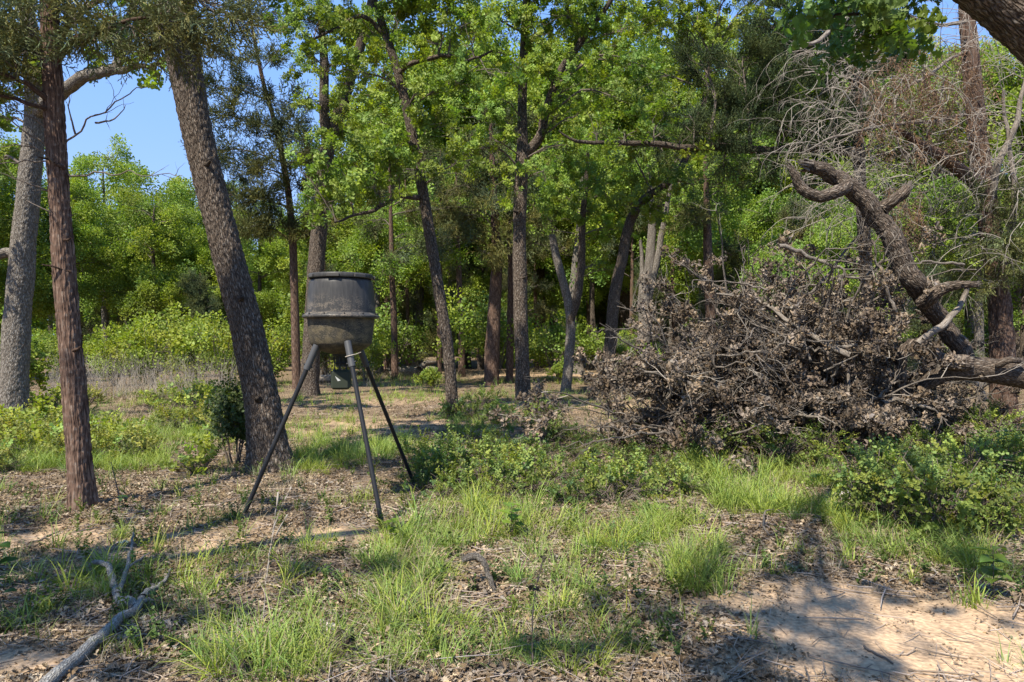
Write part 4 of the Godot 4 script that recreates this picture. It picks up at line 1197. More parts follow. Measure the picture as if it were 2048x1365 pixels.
func build_shrubs() -> void:
	# small trees and bushes one by one, then duplicates of each kind
	var lime := auto_shrub("bush", "lime green bush in the sun", "", 2.4, 1.3, "far", LIME, 62, 12, "bush")
	var lime_spots := [[300, 727.5, 1.0, "lime green bush left of the sunny thicket, behind the dry weeds"], [380, 729, 1.15, "tallest lime green bush left of the leaning oak"], [450, 727, 1.0, "lime green bush partly hidden by the leaning oak"], [540, 729, 0.95, "lime green bush between the leaning oak and the thin cedar"], [230, 727, 0.7, "low lime green bush right of the slim reddish cedar"], [730, 731, 0.75, "lime green bush close behind the feeder's motor box"], [140, 730, 0.75, "low lime green bush seen just beside the slim reddish cedar"]]
	for q in lime_spots:
		q[1] = 682.5 + F * EYE / (q[1] - 705.0)
	spread(lime, lime_spots, "bush", "bush", "")
	var deep := auto_shrub("bush", "leafy bush", "", 1.5, 0.9, "weed", OAK, 260, 7, "bush")
	var under := auto_shrub("bush", "green bush in the shade under the far trees", "bushes under the far trees", 2.2, 1.5, "far", OAK, 48, 11, "bush")
	var ub := []
	for k in 30:
		var d := rnd(31.0, 56.0)
		ub.append([rnd(-200.0, 2250.0), 682.5 + F * EYE / d, rnd(0.7, 1.35)])
	for k in 8:
		ub.append([rnd(630.0, 1290.0), 682.5 + F * EYE / rnd(25.0, 33.0), rnd(0.8, 1.5)])
	var uused := [false]
	for q in ub:
		place(under, uused, 0, q, "bush", "bush", "green bush " + beside(q[0], F * EYE / (q[1] - 682.5)))
	spread(deep, [[860, 782, 0.5, "low yellow green bush out in the clearing left of the slim dark oak"], [1290, 800, 0.9, "green bush at the left foot of the brush pile"], [1120, 768, 0.5, "small green bush at the foot of the crooked pale oak"], [10, 830, 1.0, "leafy bush growing round the foot of the grey oak"], [1240, 780, 0.9, "feathery bright green sapling at the foot of the dark bowing oak"], [1330, 770, 0.8, "green bush behind the left end of the brush pile"]], "bush", "bush", "")
	# the small-leaved evergreen by the leaning oak
	var y := auto_shrub("evergreen_shrub", "tall dark small-leaved evergreen shrub left of the leaning oak's foot", "", 1.15, 0.42, "shrub", Color(0.08, 0.115, 0.04), 120, 7)
	y.root.position = gp(468, 930)
	# low patches
	var low := [auto_shrub("low_shrub", "low small-leaved evergreen shrub in the patch behind the feeder", "low evergreen shrubs in the middle patch", 0.3, 0.62, "shrub", SHRUB, 50, 15), auto_shrub("low_shrub", "low small-leaved evergreen shrub in the patch behind the feeder", "low evergreen shrubs in the middle patch", 0.22, 0.6, "shrub", Color(0.25, 0.31, 0.075), 42, 15)]
	var used := [false, false]
	var mid := []
	for q in [[850, 985], [900, 1000], [880, 940], [950, 985], [960, 930], [1000, 1000], [1010, 950], [1060, 985], [1070, 930], [1120, 960], [1150, 1000], [1150, 920], [1200, 960], [1220, 1000], [1250, 930], [1290, 985], [1300, 940], [1340, 960], [930, 890], [1000, 895], [1080, 885], [1160, 890], [1350, 910], [1260, 890], [930, 840], [1000, 850], [1070, 850], [1110, 835], [960, 815], [870, 960], [1380, 985]]:
		mid.append([q[0], q[1], rnd(0.45, 0.95), R.randi() % 2])
	for q in mid:
		place(low[q[3]], used, q[3], q, "low_shrub", "shrub")
	var right := [auto_shrub("low_shrub", "bright small-leaved shrub in the tangle before the brush pile", "small-leaved shrubs before the brush pile", 0.8, 0.6, "shrub", Color(0.27, 0.33, 0.075), 58, 15), auto_shrub("low_shrub", "bright small-leaved shrub in the tangle before the brush pile", "small-leaved shrubs before the brush pile", 0.5, 0.55, "shrub", SHRUB, 50, 15)]
	used = [false, false]
	for q in [[1790, 940], [1850, 930], [1920, 940], [1990, 940], [2050, 950], [1760, 985], [1820, 1000], [1880, 1010], [1950, 1000], [2020, 1010], [2070, 1030], [1800, 1060], [1870, 1070], [1930, 1060], [1740, 1040], [1990, 1060], [1480, 920], [1560, 930], [1640, 930], [1980, 900], [2060, 890], [1900, 895], [1420, 920]]:
		place(right[R.randi() % 2], used, -1, [q[0], q[1], rnd(0.55, 0.9), 0], "low_shrub", "shrub")
	for k in 2:
		if not right[k].root.get_meta("placed", false):
			right[k].root.position = gp(1700 + k * 200, 1000)
	var left := [auto_shrub("leafy_weed", "yellow green leafy weed in the patch round the left trunks", "leafy weeds round the left trunks", 0.3, 0.55, "weed", Color(0.31, 0.37, 0.075), 28, 12, "weed"), auto_shrub("leafy_weed", "yellow green leafy weed in the patch round the left trunks", "leafy weeds round the left trunks", 0.24, 0.5, "shrub", Color(0.28, 0.31, 0.09), 42, 12, "weed")]
	used = [false, false]
	for k in 46:
		place(left[k % 2], used, -1, [rnd(-60, 470), rnd(775, 945), rnd(0.6, 1.15), 0], "leafy_weed", "weed")
	for k in 2:
		if not left[k].root.get_meta("placed", false):
			left[k].root.position = gp(80 + k * 200, 860)
	# dry upright weed stalks in front of the lime bushes
	var g := Geo.new()
	for k in 900:
		var p := gp(rnd(90, 470), rnd(776, 800))
		if R.randf() < 0.15:
			p = gp(rnd(600, 760), rnd(755, 775))
		wisp(g, p, Vector3(rnd(-0.35, 0.35), 1, rnd(-0.3, 0.3)), rnd(0.5, 1.35), rnd(0.003, 0.006), -0.02, 2 if k % 3 == 0 else 0)
	var m := part_top("dry_stalks", g.done(M.pale_twig), "thicket of dry grey weed stalks in front of the lime green bushes", "dry weeds")
	m.set_meta("kind", "stuff")


func part_top(called: String, mesh: Mesh, label: String, category: String, group := "") -> MeshInstance3D:
	var o := MeshInstance3D.new()
	o.name = numbered(called)
	o.mesh = mesh
	add_child(o)
	tag(o, label, category, group)
	return o


func spread(p: Plant, list: Array, called: String, category: String, group: String) -> void:
	for k in list.size():
		var q = list[k]
		if k == 0:
			p.root.position = gp(q[0], q[1])
			p.root.scale = Vector3.ONE * q[2]
			tag(p.root, q[3], category, group)
		else:
			copy(p.root, called, gp(q[0], q[1]), rnd(0.0, TAU), q[2], q[3], category, group)


func place(p: Plant, used: Array, which: int, q: Array, called: String, category: String, label := "") -> void:
	var pos := gp(q[0], q[1])
	if not p.root.get_meta("placed", false):
		p.root.set_meta("placed", true)
		if label:
			p.root.set_meta("label", label)
		p.root.position = pos
		p.root.scale = Vector3.ONE * q[2]
		p.root.rotation.y = rnd(0.0, TAU)
		return
	copy(p.root, called, pos, rnd(0.0, TAU), q[2], label if label else p.root.get_meta("label"), category, p.root.get_meta("group"))


# ------------------------------------------------------------------ ground and what lies on it
func sandy(x: float, z: float) -> float:
	# how bare the sand lies: the patch at the lower right and thinner ones elsewhere
	var n := noise.get_noise_2d(x * 30.0 + 11.0, z * 30.0) + 0.5 * noise.get_noise_2d(x * 110.0, z * 110.0 + 40.0)
	var a := 0.0
	for q in [[1.95, -3.5, 0.95, 0.66, 1.5], [2.6, -3.2, 0.9, 0.5, 1.2], [-2.4, -3.15, 0.7, 0.3, 0.8], [-3.0, -5.0, 1.6, 0.5, 0.55], [-1.3, -5.2, 1.0, 0.35, 0.65], [-2.4, -4.3, 0.9, 0.25, 0.5], [1.0, -3.4, 0.4, 0.3, 0.4], [1.6, -15.5, 2.2, 1.6, 0.5], [-2.5, -12.0, 2.2, 1.5, 0.45], [1.5, -30.0, 4.0, 3.5, 0.8], [-3.5, -17.0, 3.0, 2.0, 0.4]]:
		var e := Vector2((x - q[0]) / q[2], (z - q[1]) / q[3]).length()
		a = maxf(a, q[4] * clampf(1.35 - e, 0.0, 1.0))
	return clampf(a * 1.3 + n * 0.75 - 0.12, 0.0, 1.0) if a > 0.0 else 0.0


func build_ground() -> void:
	var xs := PackedFloat32Array()
	var zs := PackedFloat32Array()
	var v := -9.0
	xs.append_array([-400, -200, -120, -80, -55, -40, -30, -24, -19, -15, -12, -10.2])
	while v < 9.0:
		xs.append(v)
		v += 0.06
	xs.append_array([9.0, 10.2, 12, 15, 19, 24, 30, 40, 55, 80, 120, 200, 400])
	zs.append_array([60, 30, 15, 8, 4, 2, 1, 0, -0.6, -1.2, -1.6, -2.0, -2.3])
	v = 2.5
	while v < 95.0:
		zs.append(-v)
		v *= 1.014 if v < 14.0 else 1.06
	zs.append_array([-130, -200, -400])
	var g := Geo.new()
	var litter := Color(0.235, 0.18, 0.12)
	var soil := Color(0.185, 0.135, 0.09)
	var sand := Color(0.55, 0.395, 0.26)
	for z in zs:
		for x in xs:
			var y := lift(x, z)
			g.v.append(Vector3(x, y, z))
			g.n.append(Vector3(y - lift(x + 0.03, z), 0.03, y - lift(x, z + 0.03)).normalized())
			var n := 0.5 + noise.get_noise_2d(x * 55.0, z * 55.0 + 300.0)
			var c := soil.lerp(litter, clampf(n * 1.3, 0.0, 1.0))
			if absf(x) < 14.0 and z > -40.0:
				c = c.lerp(sand, sandy(x, z))
			g.c.append(c)
	var w := xs.size()
	for k in zs.size() - 1:
		for j in w - 1:
			var q := k * w + j
			g.i.append_array([q, q + w, q + w + 1, q, q + w + 1, q + 1])
	var mesh := g.done(M.ground)
	var o := MeshInstance3D.new()
	o.name = "ground"
	o.mesh = mesh
	add_child(o)
	tag(o, "woodland floor of sandy soil under dead leaves", "ground", "", "structure")


func scatter(called: String, label: String, category: String, kind: String, where: Array, cols: Array) -> void:
	var o := thing(called, label, category, Vector3(0, 0, -6), "", "stuff")
	for v in where.size():
		if where[v].size():
			many(called, S[kind][v], where[v], cols[v], o, Vector3(0, 0, 6))


func heap(kind: String) -> Array:
	var a := []
	var b := []
	for k in S[kind].size():
		a.append([])
		b.append(PackedColorArray())
	return [a, b]


func build_floor() -> void:
	# withered leaves on the ground
	var h := heap("litter")
	var t := heap("bits")
	for k in 21000:
		var d := 2.6 * pow(9.0, R.randf())
		if k % 5 == 0:
			d = rnd(8.0, 30.0)
		var x := rnd(-0.95, 0.95) * d
		var z := -d
		var bare := sandy(x, z) if absf(x) < 14.0 else 0.0
		if R.randf() < bare * 0.95 - 0.05:
			continue
		if noise.get_noise_2d(x * 35.0 + 500.0, z * 35.0) < -0.28:
			continue
		var v := R.randi() % 5
		var tilt := Basis(Vector3(rnd(-1, 1), 0, rnd(-1, 1)).normalized(), rnd(0.0, 0.15)) * Basis(Vector3.UP, rnd(0.0, TAU))
		h[0][v].append(Transform3D(tilt.scaled(Vector3.ONE * rnd(0.7, 1.15) * (1.0 - 0.45 * bare)), Vector3(x, lift(x, z) - 0.012 * bare, z)))
		var c := Color(0.195, 0.142, 0.092) if R.randf() < 0.7 else Color(0.33, 0.262, 0.185)
		h[1][v].append(tint(c, 0.3, 0.08))
	scatter("leaf_litter", "brown withered oak leaves strewn over the woodland floor", "leaf litter", "litter", h[0], h[1])
	for k in 3600:
		var d := 2.6 * pow(6.0, R.randf())
		var x := rnd(-0.95, 0.95) * d
		var v := R.randi() % 5
		if sandy(x, -d) > 0.2 and R.randf() < 0.88:
			continue
		t[0][v].append(Transform3D(Basis(Vector3.UP, rnd(0.0, TAU)).scaled(Vector3.ONE * rnd(0.6, 1.2)), Vector3(x, lift(x, -d), -d)))
		t[1][v].append(tint(Color(0.30, 0.24, 0.19), 0.4, 0.06))
	scatter("twig_litter", "small dry twigs strewn over the woodland floor", "twigs", "bits", t[0], t[1])
	# grass: [x, y, half width, half height in the view, tufts, kind, size]
	var tuft := heap("tuft")
	var thin := heap("thin")
	var straw := heap("straw")
	var root_at := gp(955, 1186)
	for q in [
		[560, 1335, 150, 50, 24, "straw", 1.1], [860, 1190, 120, 70, 40, "straw", 1.1], [1000, 1050, 180, 30, 40, "straw", 1.1], [1385, 1150, 70, 50, 20, "straw", 1.1], [1550, 1000, 180, 40, 50, "straw", 1.2], [1880, 1100, 120, 40, 30, "straw", 1.1],
		[540, 1340, 130, 40, 26, "tuft", 0.95], [640, 1330, 90, 40, 14, "tuft", 0.85], [430, 1320, 30, 20, 4, "tuft", 0.8], [860, 1190, 110, 70, 46, "tuft", 0.8], [780, 1130, 60, 40, 18, "tuft", 0.8], [880, 1080, 100, 25, 30, "tuft", 0.9], [1000, 1050, 150, 28, 40, "tuft", 1.0],
		[960, 1020, 120, 20, 22, "tuft", 1.0], [1090, 1190, 110, 45, 26, "tuft", 0.75], [1385, 1155, 50, 48, 26, "tuft", 0.95], [1440, 1110, 30, 25, 7, "tuft", 0.85], [1290, 1080, 70, 24, 24, "tuft", 0.85], [1330, 1040, 60, 20, 18, "tuft", 0.85], [1200, 1090, 60, 25, 12, "tuft", 0.8],
		[1450, 975, 100, 22, 46, "tuft", 1.1], [1490, 1015, 60, 18, 24, "tuft", 1.05], [1600, 1020, 90, 20, 34, "tuft", 1.1], [1650, 960, 60, 14, 18, "tuft", 1.0], [1560, 960, 60, 14, 20, "tuft", 1.05], [1420, 930, 60, 12, 18, "tuft", 1.0],
		[1740, 1090, 50, 30, 18, "tuft", 0.85], [1900, 1110, 70, 30, 26, "tuft", 0.9], [1960, 1140, 60, 20, 14, "tuft", 0.8], [1860, 1060, 90, 25, 24, "tuft", 0.9], [1700, 1060, 40, 16, 9, "tuft", 0.9], [1600, 1110, 25, 10, 4, "thin", 0.9], [1690, 1120, 14, 10, 3, "thin", 1.1],
		[190, 1165, 34, 22, 9, "tuft", 0.85], [230, 1185, 30, 18, 6, "tuft", 0.7], [240, 1075, 16, 8, 3, "tuft", 0.65], [370, 1150, 90, 35, 26, "thin", 0.9], [450, 1170, 60, 35, 16, "thin", 0.9], [580, 1165, 30, 20, 5, "tuft", 0.7], [640, 1095, 30, 12, 4, "tuft", 0.8], [620, 1225, 30, 15, 3, "tuft", 0.7],
		[40, 1240, 40, 12, 4, "thin", 0.8], [410, 1060, 30, 12, 4, "thin", 0.8], [330, 1035, 20, 8, 3, "thin", 0.8], [930, 1290, 90, 60, 20, "thin", 1.0], [1090, 1330, 120, 30, 16, "tuft", 0.7], [1180, 1260, 80, 50, 12, "thin", 0.8], [760, 1240, 70, 40, 16, "thin", 1.0], [820, 1330, 60, 30, 8, "tuft", 0.75],
		[1120, 1120, 120, 40, 20, "thin", 0.9], [1540, 1150, 40, 14, 4, "thin", 0.7], [1950, 1210, 25, 10, 4, "thin", 0.9], [2030, 1330, 25, 25, 3, "thin", 0.9], [640, 905, 50, 18, 30, "tuft", 0.9], [720, 915, 90, 25, 50, "tuft", 0.9], [620, 950, 40, 14, 14, "tuft", 0.9], [800, 900, 60, 20, 26, "tuft", 0.9], [680, 1000, 60, 16, 10, "thin", 0.9],
		[300, 880, 180, 35, 130, "tuft", 0.95], [160, 920, 160, 22, 70, "tuft", 0.9], [60, 860, 100, 40, 60, "tuft", 1.0], [420, 850, 60, 25, 44, "tuft", 1.0], [700, 800, 120, 16, 90, "thin", 1.2], [830, 790, 60, 14, 50, "thin", 1.2], [700, 850, 110, 20, 40, "thin", 1.1], [1000, 790, 200, 14, 80, "thin", 1.2], [950, 850, 90, 16, 40, "tuft", 0.9],
		[350, 850, 110, 40, 90, "tuft", 0.9], [230, 930, 120, 14, 40, "tuft", 0.85], [520, 770, 90, 8, 60, "thin", 1.3], [330, 800, 160, 14, 120, "thin", 1.3], [330, 790, 160, 12, 110, "straw", 2.0], [640, 860, 120, 20, 60, "thin", 1.1], [420, 790, 120, 12, 80, "tuft", 0.9], [80, 930, 100, 18, 40, "tuft", 0.9],
		[1180, 800, 120, 14, 30, "thin", 1.2], [1260, 860, 80, 18, 30, "thin", 1.1], [800, 762, 120, 8, 130, "thin", 1.5], [1080, 764, 140, 8, 120, "thin", 1.5], [1250, 830, 60, 14, 20, "tuft", 0.8], [530, 1000, 40, 14, 4, "straw", 1.2], [560, 980, 60, 14, 14, "straw", 1.0],
		[900, 1150, 420, 150, 70, "straw", 0.9], [1500, 1080, 350, 90, 50, "straw", 0.9], [300, 1150, 320, 140, 40, "straw", 0.8], [250, 850, 220, 40, 120, "straw", 1.3], [850, 755, 120, 6, 120, "straw", 1.8], [1060, 748, 120, 5, 110, "straw", 2.0], [1000, 900, 300, 40, 60, "straw", 1.0]]:
		var d0: float = F * EYE / (q[1] - 682.5)
		var c := gp(q[0], q[1])
		var rx: float = q[2] * d0 / F
		var rz: float = q[3] * d0 * d0 / (F * EYE)
		var kind: String = q[5]
		var hh := tuft if kind == "tuft" else thin if kind == "thin" else straw
		for k in int(ceil(q[4] * (0.8 if d0 < 8.0 else 1.0))):
			var o := rvec() * 1.15
			var x := c.x + o.x * rx
			var z := c.z + o.z * rz
			if Vector2(x - root_at.x, z - root_at.z - 0.1).length() < 0.27:
				continue
			var v := R.randi() % 4
			hh[0][v].append(Transform3D(Basis(Vector3.UP, rnd(0.0, TAU)).scaled(Vector3(1, rnd(0.75, 1.1), 1) * q[6] * rnd(0.55, 1.1)), Vector3(x, lift(x, z), z)))
			hh[1][v].append(tint(Color(0.25, 0.32, 0.065), 0.28, 0.22) if kind != "straw" else tint(Color(0.36, 0.29, 0.19), 0.25, 0.08))
	for k in 2300:
		var d := 3.2 * pow(8.0, R.randf())
		var x := rnd(-0.85, 0.85) * d
		if sandy(x, -d) > 0.45 or noise.get_noise_2d(x * 18.0 + 900.0, -d * 18.0) < -0.05:
			continue
		var v := R.randi() % 4
		thin[0][v].append(Transform3D(Basis(Vector3.UP, rnd(0.0, TAU)).scaled(Vector3.ONE * rnd(0.35, 0.95)), Vector3(x, lift(x, -d), -d)))
		thin[1][v].append(tint(Color(0.24, 0.29, 0.075), 0.28, 0.22))
	scatter("grass", "tufts of green woodland grass", "grass", "tuft", tuft[0], tuft[1])
	scatter("thin_grass", "thin sparse blades of woodland grass", "grass", "thin", thin[0], thin[1])
	scatter("dry_grass", "short dry straw coloured grass", "grass", "straw", straw[0], straw[1])
	# tiny green seedlings
	var w := heap("shrub")
	for k in 1000:
		var d := 3.2 * pow(5.0, R.randf())
		var x := rnd(-0.85, 0.85) * d
		if sandy(x, -d) > 0.5:
			continue
		var v := R.randi() % 4
		w[0][v].append(Transform3D(look(Vector3(rnd(-0.5, 0.5), 1, rnd(-0.5, 0.5)), rnd(0.0, TAU), rnd(0.3, 0.65)), Vector3(x, lift(x, -d) - 0.02, -d)))
		w[1][v].append(tint(Color(0.11, 0.16, 0.035), 0.3, 0.2))
	scatter("seedlings", "tiny green seedlings dotted over the woodland floor", "seedlings", "shrub", w[0], w[1])


func limbed(called: String, label: String, category: String, mat: Material, base: Vector3, list: Array, sides := 14, tile := 0.25) -> Node3D:
	# a fallen branch: [points, radii] for the stem and each fork
	var o := thing(called, label, category, base)
	for k in list.size():
		var sp := spline(list[k][0], list[k][1], 0.025, 0.012, 2.0)
		var g := Geo.new()
		g.tube(sp[0], sp[1], sides, tile)
		part("stem" if k == 0 else "fork", g.done(mat), o, -base)
	return o


func on(x: float, y: float, up := 0.0) -> Vector3:
	return gp(x, y) + Vector3(0, up, 0)


func build_small_things() -> void:
	# the grey fallen branch at the lower left; its forks rise off the ground
	var b := gp(200, 1300)
	limbed("fallen_branch", "grey lichened forked branch lying on the ground at the lower left", "fallen branch", M.lichen, b, [
		[[on(70, 1405, 0.03), on(120, 1362, 0.03), on(165, 1325, 0.035), on(200, 1296, 0.04), on(240, 1262, 0.045), on(272, 1238, 0.05), on(288, 1214, 0.06)], [0.033, 0.031, 0.028, 0.026, 0.024, 0.022, 0.018]],
		[[on(272, 1238, 0.05), on(256, 1226, 0.06), on(246, 1228, 0.04), on(232, 1205, 0.04), on(226, 1185, 0.06), on(212, 1165, 0.1), on(190, 1160, 0.1), on(174, 1162, 0.07)], [0.022, 0.026, 0.025, 0.021, 0.02, 0.017, 0.014, 0.008]],
		[[on(234, 1207, 0.05), on(246, 1188, 0.08), on(256, 1168, 0.12), on(262, 1146, 0.15), on(266, 1128, 0.19)], [0.015, 0.013, 0.012, 0.009, 0.006]],
		[[on(256, 1172, 0.11), on(280, 1160, 0.12), on(300, 1155, 0.14)], [0.008, 0.006, 0.004]],
		[[on(284, 1220, 0.06), on(300, 1202, 0.06), on(318, 1192, 0.05), on(330, 1178, 0.06), on(342, 1166, 0.08)], [0.02, 0.017, 0.013, 0.01, 0.006]],
		[[on(282, 1228, 0.05), on(298, 1222, 0.06), on(312, 1228, 0.04)], [0.014, 0.012, 0.008]]], 14, 0.14)
	# the hooked weathered root
	b = gp(985, 1188)
	limbed("hooked_root", "weathered hooked root arching up out of the grass", "root", M.grey, b, [
		[[on(992, 1190, -0.02), on(982, 1186, 0.05), on(974, 1182, 0.11), on(966, 1180, 0.165), on(952, 1178, 0.185), on(938, 1178, 0.182), on(924, 1180, 0.165)], [0.016, 0.016, 0.016, 0.019, 0.022, 0.024, 0.012]]], 14, 0.12)
	limbed("pale_stick", "pale broken stick lying between the grass tufts in the foreground", "stick", M.dead, gp(1040, 1285), [[[on(1018, 1298, 0.02), on(1040, 1288, 0.022), on(1062, 1274, 0.025), on(1072, 1262, 0.03)], [0.011, 0.012, 0.010, 0.005]]])
	limbed("curled_twig", "pale curled twig on the leaves left of the bright grass band", "twig", M.dead, gp(1540, 1060), [[[on(1560, 1068, 0.02), on(1540, 1080, 0.03), on(1526, 1062, 0.05), on(1532, 1040, 0.07), on(1552, 1032, 0.05), on(1570, 1034, 0.02)], [0.004, 0.007, 0.008, 0.007, 0.006, 0.004]]])
	limbed("dark_stick", "thin dark stick lying on the bare sand", "stick", M.twig, gp(1755, 1315), [[[on(1728, 1300, 0.006), on(1752, 1314, 0.008), on(1786, 1332, 0.008)], [0.006, 0.006, 0.004]]], 8)
	limbed("long_stick", "long thin stick lying beyond the lower left fallen branch", "stick", M.dead, gp(265, 1332), [[[on(222, 1342, 0.01), on(270, 1334, 0.014), on(312, 1332, 0.012), on(352, 1338, 0.01)], [0.006, 0.007, 0.006, 0.004]]], 8)
	limbed("grey_stick", "short grey stick on the leaves below the slim cedar's foot", "stick", M.dead, gp(90, 1082), [[[on(60, 1088, 0.012), on(90, 1080, 0.014), on(114, 1070, 0.014)], [0.008, 0.009, 0.006]]], 8)
	limbed("leaning_twig", "bent pale twig standing right of the slim reddish cedar", "twig", M.dead, gp(236, 1006), [[[on(240, 1010, 0.0), at(236, 985, 6.3), at(228, 955, 6.35), at(222, 925, 6.4)], [0.006, 0.005, 0.004, 0.003]]], 6)
	# the far log
	b = gp(815, 752)
	limbed("fallen_log", "pale weathered log lying far back behind the feeder's right leg", "log", M.dead, b, [[[gp(772, 754) + Vector3(0, 0.15, 0), gp(815, 752) + Vector3(0, 0.18, 0), gp(868, 750) + Vector3(0, 0.16, 0)], [0.24, 0.27, 0.2]], [[gp(838, 752) + Vector3(0, 0.3, 0), gp(852, 750) + Vector3(0, 0.5, 0), gp(862, 749) + Vector3(0.2, 0.55, 0)], [0.14, 0.12, 0.05]]], 12, 0.5)
	limbed("fallen_log", "grey log lying behind the feeder's motor box", "log", M.dead, gp(655, 764), [[[gp(618, 764) + Vector3(0, 0.12, 0), gp(660, 764) + Vector3(0, 0.15, 0), gp(700, 762) + Vector3(0, 0.12, 0)], [0.12, 0.15, 0.1]]], 10, 0.5)
	# a rotten stump stub and a second, cut off by the frame
	for q in [[680, 1318, 0.075, 0.13, "dark rotten stump stub in the foreground grass"], [482, 1362, 0.05, 0.10, "small broken stump stub at the bottom edge in bright grass"]]:
		b = gp(q[0], q[1])
		var o := thing("stump", q[4], "stump", b)
		var g := Geo.new()
		var n := 22
		for k in 9:
			var t := k / 8.0
			for j in n + 1:
				var th := TAU * (j % n) / n
				var rr: float = q[2] * (1.25 - 0.45 * t + 0.35 * noise.get_noise_2d(cos(th) * 60.0 + q[0], sin(th) * 60.0 + t * 40.0))
				var hh: float = q[3] * t * (1.0 + 0.7 * noise.get_noise_2d(cos(th) * 90.0, sin(th) * 90.0 + q[0]))
				g.v.append(Vector3(cos(th) * rr, hh - 0.02, sin(th) * rr))
				g.u.append(Vector2(j / float(n), t * 0.4))
		for k in 8:
			for j in n:
				var q0 := k * (n + 1) + j
				g.i.append_array([q0, q0 + n + 1, q0 + n + 2, q0, q0 + n + 2, q0 + 1])
		var e := g.v.size()
		g.v.append(Vector3(0, q[3] * 0.55, 0))
		g.u.append(Vector2(0.5, 0.5))
		for j in n:
			g.i.append_array([8 * (n + 1) + j, e, 8 * (n + 1) + j + 1])
		part("stub", g.smooth(M.oak), o)
	# pale flat stone
	for q in [[662, 1256, 0.06, "pale flat stone on the leaves in the foreground"], [1700, 988, 0.10, "pale stone at the edge of the tangle of small-leaved shrubs"], [245, 1090, 0.035, "small pale stone in the sun below the slim cedar"]]:
		var s := SphereMesh.new()
		s.radius = 1.0
		s.height = 2.0
		s.radial_segments = 20
		s.rings = 10
		var st := SurfaceTool.new()
		st.create_from(s, 0)
		var arr := st.commit_to_arrays()
		var vv: PackedVector3Array = arr[Mesh.ARRAY_VERTEX]
		for k in vv.size():
			var dd := vv[k]
			vv[k] = Vector3(dd.x * 1.3, dd.y * 0.4, dd.z * 0.8) * q[2] * (1.0 + 0.35 * noise.get_noise_3d(dd.x * 40.0 + q[0], dd.y * 40.0, dd.z * 40.0))
		var g := Geo.new()
		g.v = vv
		g.i = arr[Mesh.ARRAY_INDEX]
		var o := part_top("stone", g.smooth(M.stone), q[3], "stone")
		o.position = gp(q[0], q[1]) + Vector3(0, 0.01, 0)
		o.rotation.y = q[0]
	# saplings and single plants
	var sap := plant("sapling", "thin bare sapling standing alone before the clearing", "sapling", gp(1218, 896))
	trunk(sap, "stem", [gp(1218, 900), at(1217, 840, 9.5), at(1215, 780, 9.5), at(1214, 730, 9.5)], [0.009, 0.008, 0.006, 0.004], M.twig, 0.08)
	finish(sap)
	sap = plant("sapling", "thin forked bare sapling right of the first bare sapling", "sapling", gp(1226, 862))
	trunk(sap, "stem", [gp(1226, 866), at(1232, 820, 11.4), at(1230, 770, 11.4), at(1238, 740, 11.4)], [0.009, 0.008, 0.006, 0.003], M.pale_twig, 0.08)
	trunk(sap, "fork", [at(1231, 790, 11.4), at(1250, 762, 11.4), at(1258, 756, 11.4)], [0.006, 0.005, 0.003], M.pale_twig, 0.08)
	finish(sap)
	# tall brown seed stalk in the foreground
	sap = plant("seed_stalk", "tall dark dry seed stalk in the foreground grass", "weed stalk", gp(1066, 1340))
	trunk(sap, "stem", [gp(1066, 1342), at(1064, 1260, 3.1), at(1070, 1190, 3.1), at(1086, 1120, 3.1)], [0.003, 0.0028, 0.002, 0.0015], M.twig, 0.04)
	var heads := Geo.new()
	for q in [[1086, 1118], [1072, 1180], [1063, 1176], [1060, 1280], [1076, 1276]]:
		for k in 9:
			leaf(heads, at(q[0], q[1], 3.1), rvec(), rvec(), 0.022, 0.8, OVAL_T, OVAL_W, 0.5, 0.8, Color(0.07, 0.06, 0.04))
	part("seed_heads", heads.done(M.dry), sap.root, -sap.base).set_meta("kind", "stuff")
	finish(sap)
	sap = plant("seed_stalk", "thin reddish dry stalk rising in front of the leaning oak's foot", "weed stalk", gp(540, 1240))
	trunk(sap, "stem", [gp(527, 1252), at(530, 1180, 3.65), at(538, 1110, 3.7), at(548, 1050, 3.75), at(556, 985, 3.8)], [0.0028, 0.0025, 0.002, 0.0015, 0.001], M.pale_twig, 0.04)
	trunk(sap, "side_stem", [at(538, 1110, 3.7), at(552, 1070, 3.7), at(575, 1030, 3.7)], [0.0015, 0.0013, 0.001], M.pale_twig, 0.04)
	trunk(sap, "side_stem", [at(545, 1065, 3.7), at(560, 1020, 3.7), at(582, 975, 3.7)], [0.0015, 0.0013, 0.001], M.pale_twig, 0.04)
	finish(sap)
	# broad-leaved plants, each leaf a part
	broad("broad_leaved_plant", "broad-leaved pale green plant in the middle of the grass", gp(1030, 1075), 9, 0.14, 0.26, Color(0.17, 0.26, 0.05))
	broad("broad_leaved_plant", "dark green leafy vine sprig poking in at the left edge", at(8, 1095, 3.6) - Vector3(0, 0.42, 0), 11, 0.11, 0.5, Color(0.055, 0.11, 0.02))
	broad("broad_leaved_plant", "small yellow green plant at the foot of the feeder's front leg", gp(778, 1092), 12, 0.07, 0.2, Color(0.16, 0.24, 0.03))
	broad("broad_leaved_plant", "small round-leaved plant beside the lower left fallen branch", gp(318, 1228), 7, 0.06, 0.12, Color(0.07, 0.13, 0.03))
	broad("broad_leaved_plant", "bright yellow green sprig growing at the foot of the slim dark oak", gp(1010, 862), 16, 0.13, 0.45, LIME)
	broad("broad_leaved_plant", "small dark plant at the foot of the slim reddish cedar", gp(250, 1032), 14, 0.06, 0.16, Color(0.04, 0.075, 0.02))
	broad("broad_leaved_plant", "narrow green plant at the right edge by the sand", gp(1990, 1200), 14, 0.12, 0.3, Color(0.12, 0.19, 0.04))


